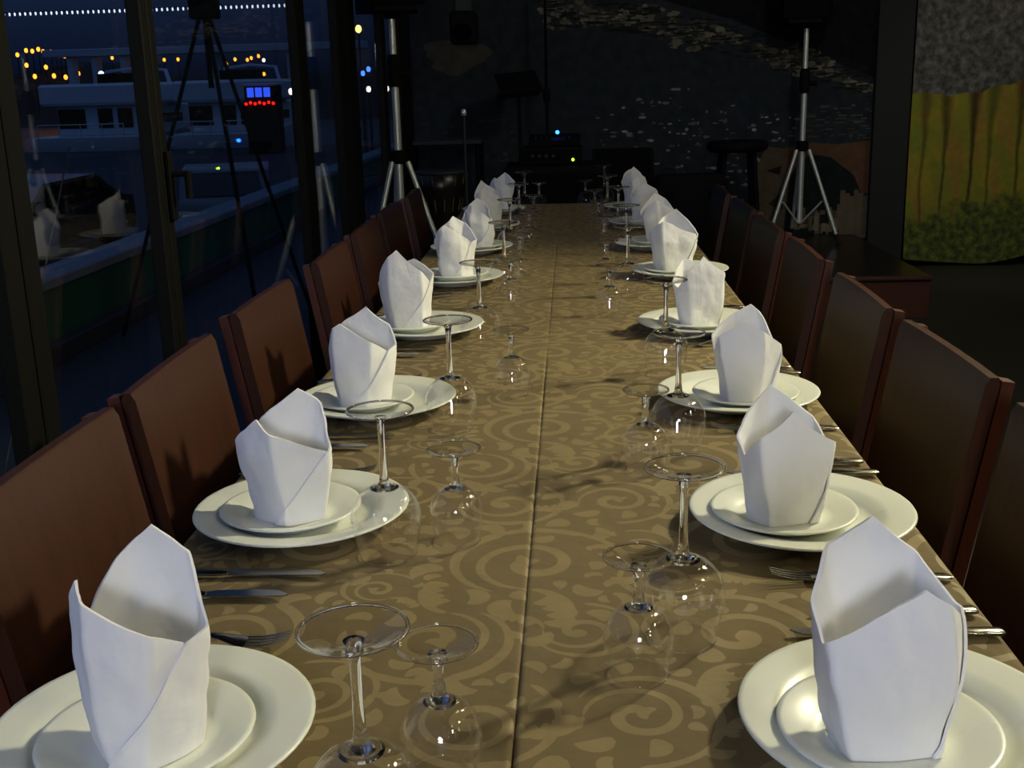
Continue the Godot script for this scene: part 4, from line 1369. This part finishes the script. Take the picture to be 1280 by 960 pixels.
func outside() -> void:
	slab("trim_3", Vector3(-1.92, -0.08, -6.0), Vector3(1.66, 0.14, 26.0), M.terrace, "dark terrace floor outside the windows", "terrace").name = "terrace_floor"
	var kw := thing("terrace_wall", "low green terrace wall with a pale coping outside the windows", "wall", Vector3(-2.68, 0, -6.0))
	kw.set_meta("kind", "structure")
	part("face", box_mesh(Vector3(0.14, 2.1, 26.0), 0.004), M.green, kw, Vector3(0, -0.70, 0))
	part("coping", box_mesh(Vector3(0.24, 0.055, 26.0), 0.008), M.coping, kw, Vector3(0, 0.3775, 0))
	part("kerb", box_mesh(Vector3(0.08, 0.10, 26.0), 0.006), M.terrace, kw, Vector3(0.12, 0.04, 0))
	var gr := slab("quay_ground", Vector3(-28.0, -1.75, -24.0), Vector3(50.5, 0.4, 70.0), M.quay, "dark quay ground below the terrace", "ground")
	gr.set_meta("kind", "structure")
	var wm := mat(Color(0.02, 0.035, 0.06), 0.12)
	wm.heightmap_enabled = true
	wm.heightmap_texture = ImageTexture.create_from_image(noise_img(512, 512, 0.02, 55, 4))
	wm.heightmap_scale = 4.0
	triplanar(wm, Vector3(0.2, 0.2, 0.2))
	slab("harbour_water", Vector3(-60, -2.4, -120.0), Vector3(240, 0.4, 125.0), wm, "dark harbour water beyond the quay", "water")
	# far shore: a dark hill at the left and a lower one to the right
	var hl := begin()
	hl.set_smooth_group(0)
	var g: Array = []
	for i in 61:
		var row: Array[Vector3] = []
		for j in 9:
			var x := -125.0 + 2.6 * i
			var z := -124.0 - 7.0 * j
			var y := hill_y(x, z)
			row.append(Vector3(x, y, z))
		g.append(row)
	for i in 60:
		for j in 8:
			quad(hl, g[i][j], g[i + 1][j], g[i + 1][j + 1], g[i][j + 1], Vector3.UP)
	var ho := part("far_hills", done(hl), M.hill, self)
	structure(ho, "low dark hills on the far shore beyond the harbour", "hills")
	# viaduct
	var vd := thing("viaduct", "long pale viaduct crossing in front of the far hills", "bridge", Vector3(-38, 0, -121))
	part("deck", box_mesh(Vector3(34, 0.75, 2.0), 0.05), M.gel, vd, Vector3(0, 5.5, 0))
	for x in [-14.3, -11.7, -8.6, 1.0, 9.0]:
		part("pier", box_mesh(Vector3(0.6, 7.4, 1.4), 0.05), M.gel, vd, Vector3(x, 1.45, 0))
	yacht("white motor yacht seen stern on behind the first window", Vector3(-25.1, -2.2, -58.0), -0.10, 5.9)
	yacht("white motor yacht seen stern on behind the second window", Vector3(-18.3, -2.2, -58.0), -0.06, 4.9)
	car("dark car with pale headlights parked beyond the terrace wall", Vector3(-6.7, -1.55, -22.0), -PI / 2 + 0.25)
	car("dark car parked on the quay below the first yacht", Vector3(-9.8, -1.55, -20.0), -PI / 2 - 0.2)
	# dark tripod with a small floodlight on the terrace
	var td := thing("work_light", "dark tripod with a small box on top standing on the terrace", "stand", Vector3(-1.82, 0, -5.95))
	part("box", box_mesh(Vector3(0.14, 0.10, 0.10), 0.01), M.black, td, Vector3(0, 1.69, 0))
	for k in 3:
		var a := TAU * k / 3.0 + PI
		part("leg", rod(Vector3(cos(a) * 0.03, 1.65, sin(a) * 0.03), Vector3(cos(a) * 0.62, 0, sin(a) * 0.62), 0.011, 8), M.black, td)
	part("column", rod(Vector3(0, 1.3, 0), Vector3(0, 1.66, 0), 0.015, 8), M.black, td)
	var rp := part("guy_rope", rod(Vector3(-1.62, 1.12, -3.72), Vector3(-1.20, 0.0, -1.85), 0.003, 6), M.pillar, self)
	tag(rp, "thin pale guy rope slanting down outside the first window", "rope")
	# lights
	var amber := glow(Color(1.0, 0.62, 0.18), 3.2)
	var white := glow(Color(1.0, 0.95, 0.85), 4.0)
	var sodium: Array = [[-70.1, 6.4], [-68.9, 6.9], [-68.1, 6.8], [-67.3, 7.0], [-66.7, 6.7], [-65.7, 6.6], [-65.1, 6.2], [-64.6, 6.25], [-64.0, 6.1], [-69.1, 5.1], [-66.6, 4.8], [-62.8, 4.7], [-62.5, 3.9], [-65.7, 3.7], [-64.2, 3.5], [-63.5, 3.4], [-68.2, 3.7]]
	for p in sodium:
		lamp_dot("street_lamp", "small amber street lamp on the dark hillside behind the first window", "amber street lamps on the left hillside", at_far(p[0], p[1], 146.0, far_z(p[1])), 0.23, amber, at_far(p[0], p[1], 146.0, far_z(p[1])).y - hill_y(at_far(p[0], p[1], 146.0, far_z(p[1])).x, -far_z(p[1])) + 0.05)
	for p in [[-55.5, 5.5], [-49.1, 5.1], [-47.4, 5.1], [-42.5, 4.9], [-41.5, 4.4], [-40.4, 4.9], [-38.9, 4.8], [-38.4, 5.0], [-37.5, 5.2], [-36.9, 4.7], [-37.0, 3.1]]:
		var q := at_far(p[0], p[1], 140.0, 140.0 if p[1] > 3.5 else 134.0)
		lamp_dot("shore_lamp", "small yellowish lamp along the far shore behind the second window", "yellowish lamps along the far shore", q, 0.18, amber if int(absf(p[0])) % 3 > 0 else white, q.y - hill_y(q.x, q.z) + 0.05)
	var cold := glow(Color(0.75, 0.95, 1.0), 5.0)
	lamp_dot("dock_lamp", "bright cyan white dock lamp between the viaduct and the first yacht", "", Vector3(-40.77, 2.9, -100.0), 0.26, cold, 5.0)
	lamp_dot("quay_lamp", "bright white quay lamp at the right edge of the second window", "", Vector3(-11.1, 1.18, -46.0), 0.10, white, 2.75)
	lamp_dot("mast_lamp", "warm yellow lamp high behind the far window frames", "", Vector3(-8.24, 3.48, -46.0), 0.12, glow(Color(1.0, 0.85, 0.45), 5.0), 5.05)
	var blue := glow(Color(0.25, 0.5, 1.0), 4.0)
	for p in [[-10.65, 1.95], [-10.35, 2.15], [-9.55, 2.1]]:
		lamp_dot("blue_lamp", "small blue lamp seen through the far window panes", "blue lamps beyond the far panes", at_far(p[0], p[1], 60.0, 44.0), 0.08, blue, at_far(p[0], p[1], 60.0, 44.0).y + 1.57)
	for p in [[-10.4, 1.15], [-9.45, 1.15], [-9.0, 1.3]]:
		lamp_dot("white_lamp", "small white lamp seen through the far window panes", "white lamps beyond the far panes", at_far(p[0], p[1], 60.0, 42.0), 0.085, white, at_far(p[0], p[1], 60.0, 42.0).y + 1.57)
	# kiosk with blue and red lights
	var ks := thing("harbour_kiosk", "small harbour kiosk lit with blue and red lights behind the second window", "kiosk", Vector3(-14.1, -1.55, -53))
	part("booth", box_mesh(Vector3(1.4, 3.0, 1.4), 0.05), M.hill, ks, Vector3(0, 1.5, 0))
	part("roof", box_mesh(Vector3(1.6, 0.12, 1.6), 0.04), M.gel, ks, Vector3(0, 3.06, 0))
	for k in 3:
		part("blue_light_panel", box_mesh(Vector3(0.3, 0.42, 0.05), 0.01), glow(Color(0.2, 0.35, 1.0), 1.5), ks, Vector3(-0.4 + 0.38 * k, 2.72, 0.715))
	var rb := SphereMesh.new()
	rb.radius = 0.07
	rb.height = 0.14
	rb.radial_segments = 8
	rb.rings = 5
	var redm := glow(Color(1.0, 0.08, 0.05), 4.0)
	for k in 7:
		part("red_bulb", rb, redm, ks, Vector3(-0.63 + 0.21 * k, 2.22 + 0.05 * (k % 2), 0.735))
	# string of small white bulbs across the harbour
	var sl := thing("string_light", "straight string of small white bulbs high across the windows", "string lights", Vector3(-14.5, 4.03, -40.0))
	part("cable", rod(Vector3(-5.4, 0.06, 0), Vector3(5.4, 0.06, 0), 0.012, 6), M.black, sl)
	var sb := SphereMesh.new()
	sb.radius = 0.034
	sb.height = 0.12
	sb.radial_segments = 8
	sb.rings = 5
	var bm := glow(Color(0.85, 0.9, 1.0), 1.6)
	for k in 54:
		part("bulb", sb, bm, sl, Vector3(-4.95 + 0.185 * k, 0, 0))
	for s in [-1.0, 1.0]:
		part("mast", rod(Vector3(5.4 * s, -6.1, 0), Vector3(5.4 * s, 0.3, 0), 0.05, 8), M.hill, sl)

# ---------------------------------------------------------------- lamps of the room, all out of view
func ceiling_spot(label: String, pos: Vector3, target: Vector3, col: Color, energy: float, cone: float, size: float, face_glow := 20.0) -> void:
	var s := thing("ceiling_spotlight", label, "lamp", pos, 0.0)
	var d := (target - pos).normalized()
	part("stem", rod(Vector3(0, 0.0, 0), Vector3(0, 3.0 - pos.y, 0), 0.012, 8), M.black, s)
	var can := begin()
	sweep(can, PackedVector3Array([-d * 0.10, -d * 0.08, d * 0.045]), PackedVector2Array([Vector2(0.03, 0.03), Vector2(size + 0.015, size + 0.015), Vector2(size + 0.018, size + 0.018)]), Vector3(1, 0, 0.3), 20)
	part("housing", done(can), M.black, s)
	var face := part("lamp_face", rod(d * 0.046, d * 0.052, size, 20), glow(col, face_glow), s)
	var l := SpotLight3D.new()
	l.light_color = col
	l.light_energy = energy
	l.spot_angle = cone
	l.spot_angle_attenuation = 0.6
	l.spot_range = 20.0
	l.spot_attenuation = 2.0
	l.light_size = size
	l.shadow_enabled = true
	s.add_child(l)
	l.position = d * 0.06
	l.look_at_from_position(pos + d * 0.06, target, Vector3.UP if absf(d.y) < 0.95 else Vector3.RIGHT)

func _ready() -> void:
	# camera, sky, exposure
	var cam := Camera3D.new()
	add_child(cam)
	cam.transform = Transform3D(Basis(Vector3(0.99837376, -0.02749966, -0.04993597), Vector3(0.0136327, 0.96571226, -0.25925661), Vector3(0.05535325, 0.25815423, 0.96451667)), Vector3(0.0346, 1.2857, 0.0))
	cam.fov = rad_to_deg(2.0 * atan(480.0 / 1410.0))
	cam.near = 0.05
	cam.far = 500.0
	cam.current = true
	var we := WorldEnvironment.new()
	var env := Environment.new()
	env.background_mode = Environment.BG_SKY
	var sky := Sky.new()
	var sm := ProceduralSkyMaterial.new()
	sm.sky_top_color = Color(0.225, 0.325, 0.50)
	sm.sky_horizon_color = Color(0.012, 0.026, 0.105)
	sm.sky_curve = 0.25
	sm.ground_bottom_color = Color(0.01, 0.012, 0.02)
	sm.ground_horizon_color = Color(0.03, 0.045, 0.10)
	sky.sky_material = sm
	env.sky = sky
	env.tonemap_mode = Environment.TONE_MAPPER_LINEAR
	env.tonemap_exposure = 1.0
	env.sdfgi_enabled = true
	env.ssao_enabled = true
	env.ssil_enabled = true
	we.environment = env
	add_child(we)
	make_materials()
	# lamps out of view: warm spots to the right of the table, paler ones behind the camera, a cool floodlight on the terrace
	var warm := Color(1.0, 0.965, 0.80)
	ceiling_spot("unseen black ceiling spotlight to the right of the table's middle", Vector3(2.35, 2.75, -2.95), Vector3(0.0, 0.75, -1.7), warm, 10.2, 42.0, 0.11)  # out of view; main warm light, placed by where the shadows fall
	ceiling_spot("unseen black ceiling spotlight to the right of the camera, lighting the table", Vector3(2.35, 2.75, -0.6), Vector3(0.0, 0.75, -1.6), warm, 0.6, 40.0, 0.09)  # out of view, weak warm light on the near table
	ceiling_spot("unseen black ceiling spotlight to the right behind the camera, lighting the table", Vector3(2.1, 2.75, 1.2), Vector3(0.0, 0.75, -1.6), warm, 0.8, 32.0, 0.09)  # out of view, weak warm light from behind
	ceiling_spot("unseen large round white lamp on a stem behind the camera, lighting the napkins", Vector3(0.15, 1.72, 2.4), Vector3(0.0, 0.85, -1.5), Color(0.95, 0.965, 1.0), 5.4, 24.0, 0.34, 5.0)  # out of view, placed to light the camera-facing sides of the napkins
	ceiling_spot("unseen black ceiling spotlight lighting the painted canvas", Vector3(3.4, 2.75, -5.6), Vector3(3.1, 0.7, -7.7), warm, 0.72, 30.0, 0.04)  # out of view, placed to brighten the painted canvas
	ceiling_spot("unseen black ceiling spotlight lighting the stage and the print", Vector3(1.6, 2.75, -4.6), Vector3(0.7, 0.9, -7.7), Color(0.95, 0.97, 1.0), 0.85, 46.0, 0.04)  # out of view, placed to brighten the stage and the print
	for z in [-5.4, -4.2, -1.8, 0.4, 1.8]:
		unseen_small_lamp(Vector3(1.5, 2.7, z))
		unseen_small_lamp(Vector3(3.3, 2.7, z))
	terrace_flood()
	room()
	tablecloth()
	lay_table()
	place_chairs()
	stage_things()
	outside()

func terrace_flood() -> void:  # out of view, placed to throw cool light in from the left
	var f := thing("terrace_floodlight", "unseen cool floodlight at the near end of the terrace, lighting the table", "lamp", Vector3(-2.3, 0, 1.9))
	part("pole", rod(Vector3(0, 0, 0), Vector3(0, 2.5, 0), 0.03, 10), M.black, f)
	part("housing", box_mesh(Vector3(0.3, 0.22, 0.12), 0.01), M.black, f, Vector3(0, 2.55, 0), Vector3(-0.4, PI - 0.65, 0))
	var pos := Vector3(-2.3, 2.55, 1.9)
	var target := Vector3(0, 0.85, -2.2)
	var d := (target - pos).normalized()
	part("lamp_face", rod(d * 0.066, d * 0.074, 0.09, 20), glow(Color(0.45, 0.62, 1.0), 5.0), f, Vector3(0, 2.55, 0))
	var l := SpotLight3D.new()
	l.light_color = Color(0.42, 0.60, 1.0)
	l.light_energy = 3.0
	l.spot_angle = 34.0
	l.spot_angle_attenuation = 0.6
	l.spot_range = 30.0
	l.spot_attenuation = 2.0
	l.light_size = 0.09
	l.shadow_enabled = true
	f.add_child(l)
	l.look_at_from_position(pos + d * 0.08, target, Vector3.UP)

func unseen_small_lamp(pos: Vector3) -> void:  # out of view, placed for the sparkles in the glasses
	var s := thing("ceiling_lamp", "small unseen round ceiling lamp above the right half of the room", "lamp", pos, 0.0, "small unseen ceiling lamps")
	part("rod", rod(Vector3(0, 0.08, 0), Vector3(0, 3.0 - pos.y, 0), 0.008, 8), M.black, s)
	part("collar", rod(Vector3(0, 0.07, 0), Vector3(0, 0.11, 0), 0.03, 12), M.black, s)
	var b := SphereMesh.new()
	b.radius = 0.07
	b.height = 0.14
	b.radial_segments = 16
	b.rings = 8
	part("bulb", b, glow(Color(1.0, 0.93, 0.78), 16.0), s)
	var l := OmniLight3D.new()
	l.light_color = Color(1.0, 0.93, 0.78)
	l.light_energy = 0.015
	l.light_size = 0.03
	l.omni_range = 20.0
	l.omni_attenuation = 2.0
	l.shadow_enabled = true
	s.add_child(l)

# the point on the same line of sight from the room, moved out to another distance
func at_far(x: float, y: float, d0: float, d1: float) -> Vector3:
	return Vector3(x * d1 / d0, 1.29 + (y - 1.29) * d1 / d0, -d1)

func far_z(y: float) -> float:
	return 148.0 if y > 5.5 else (141.0 if y > 3.8 else 135.0)
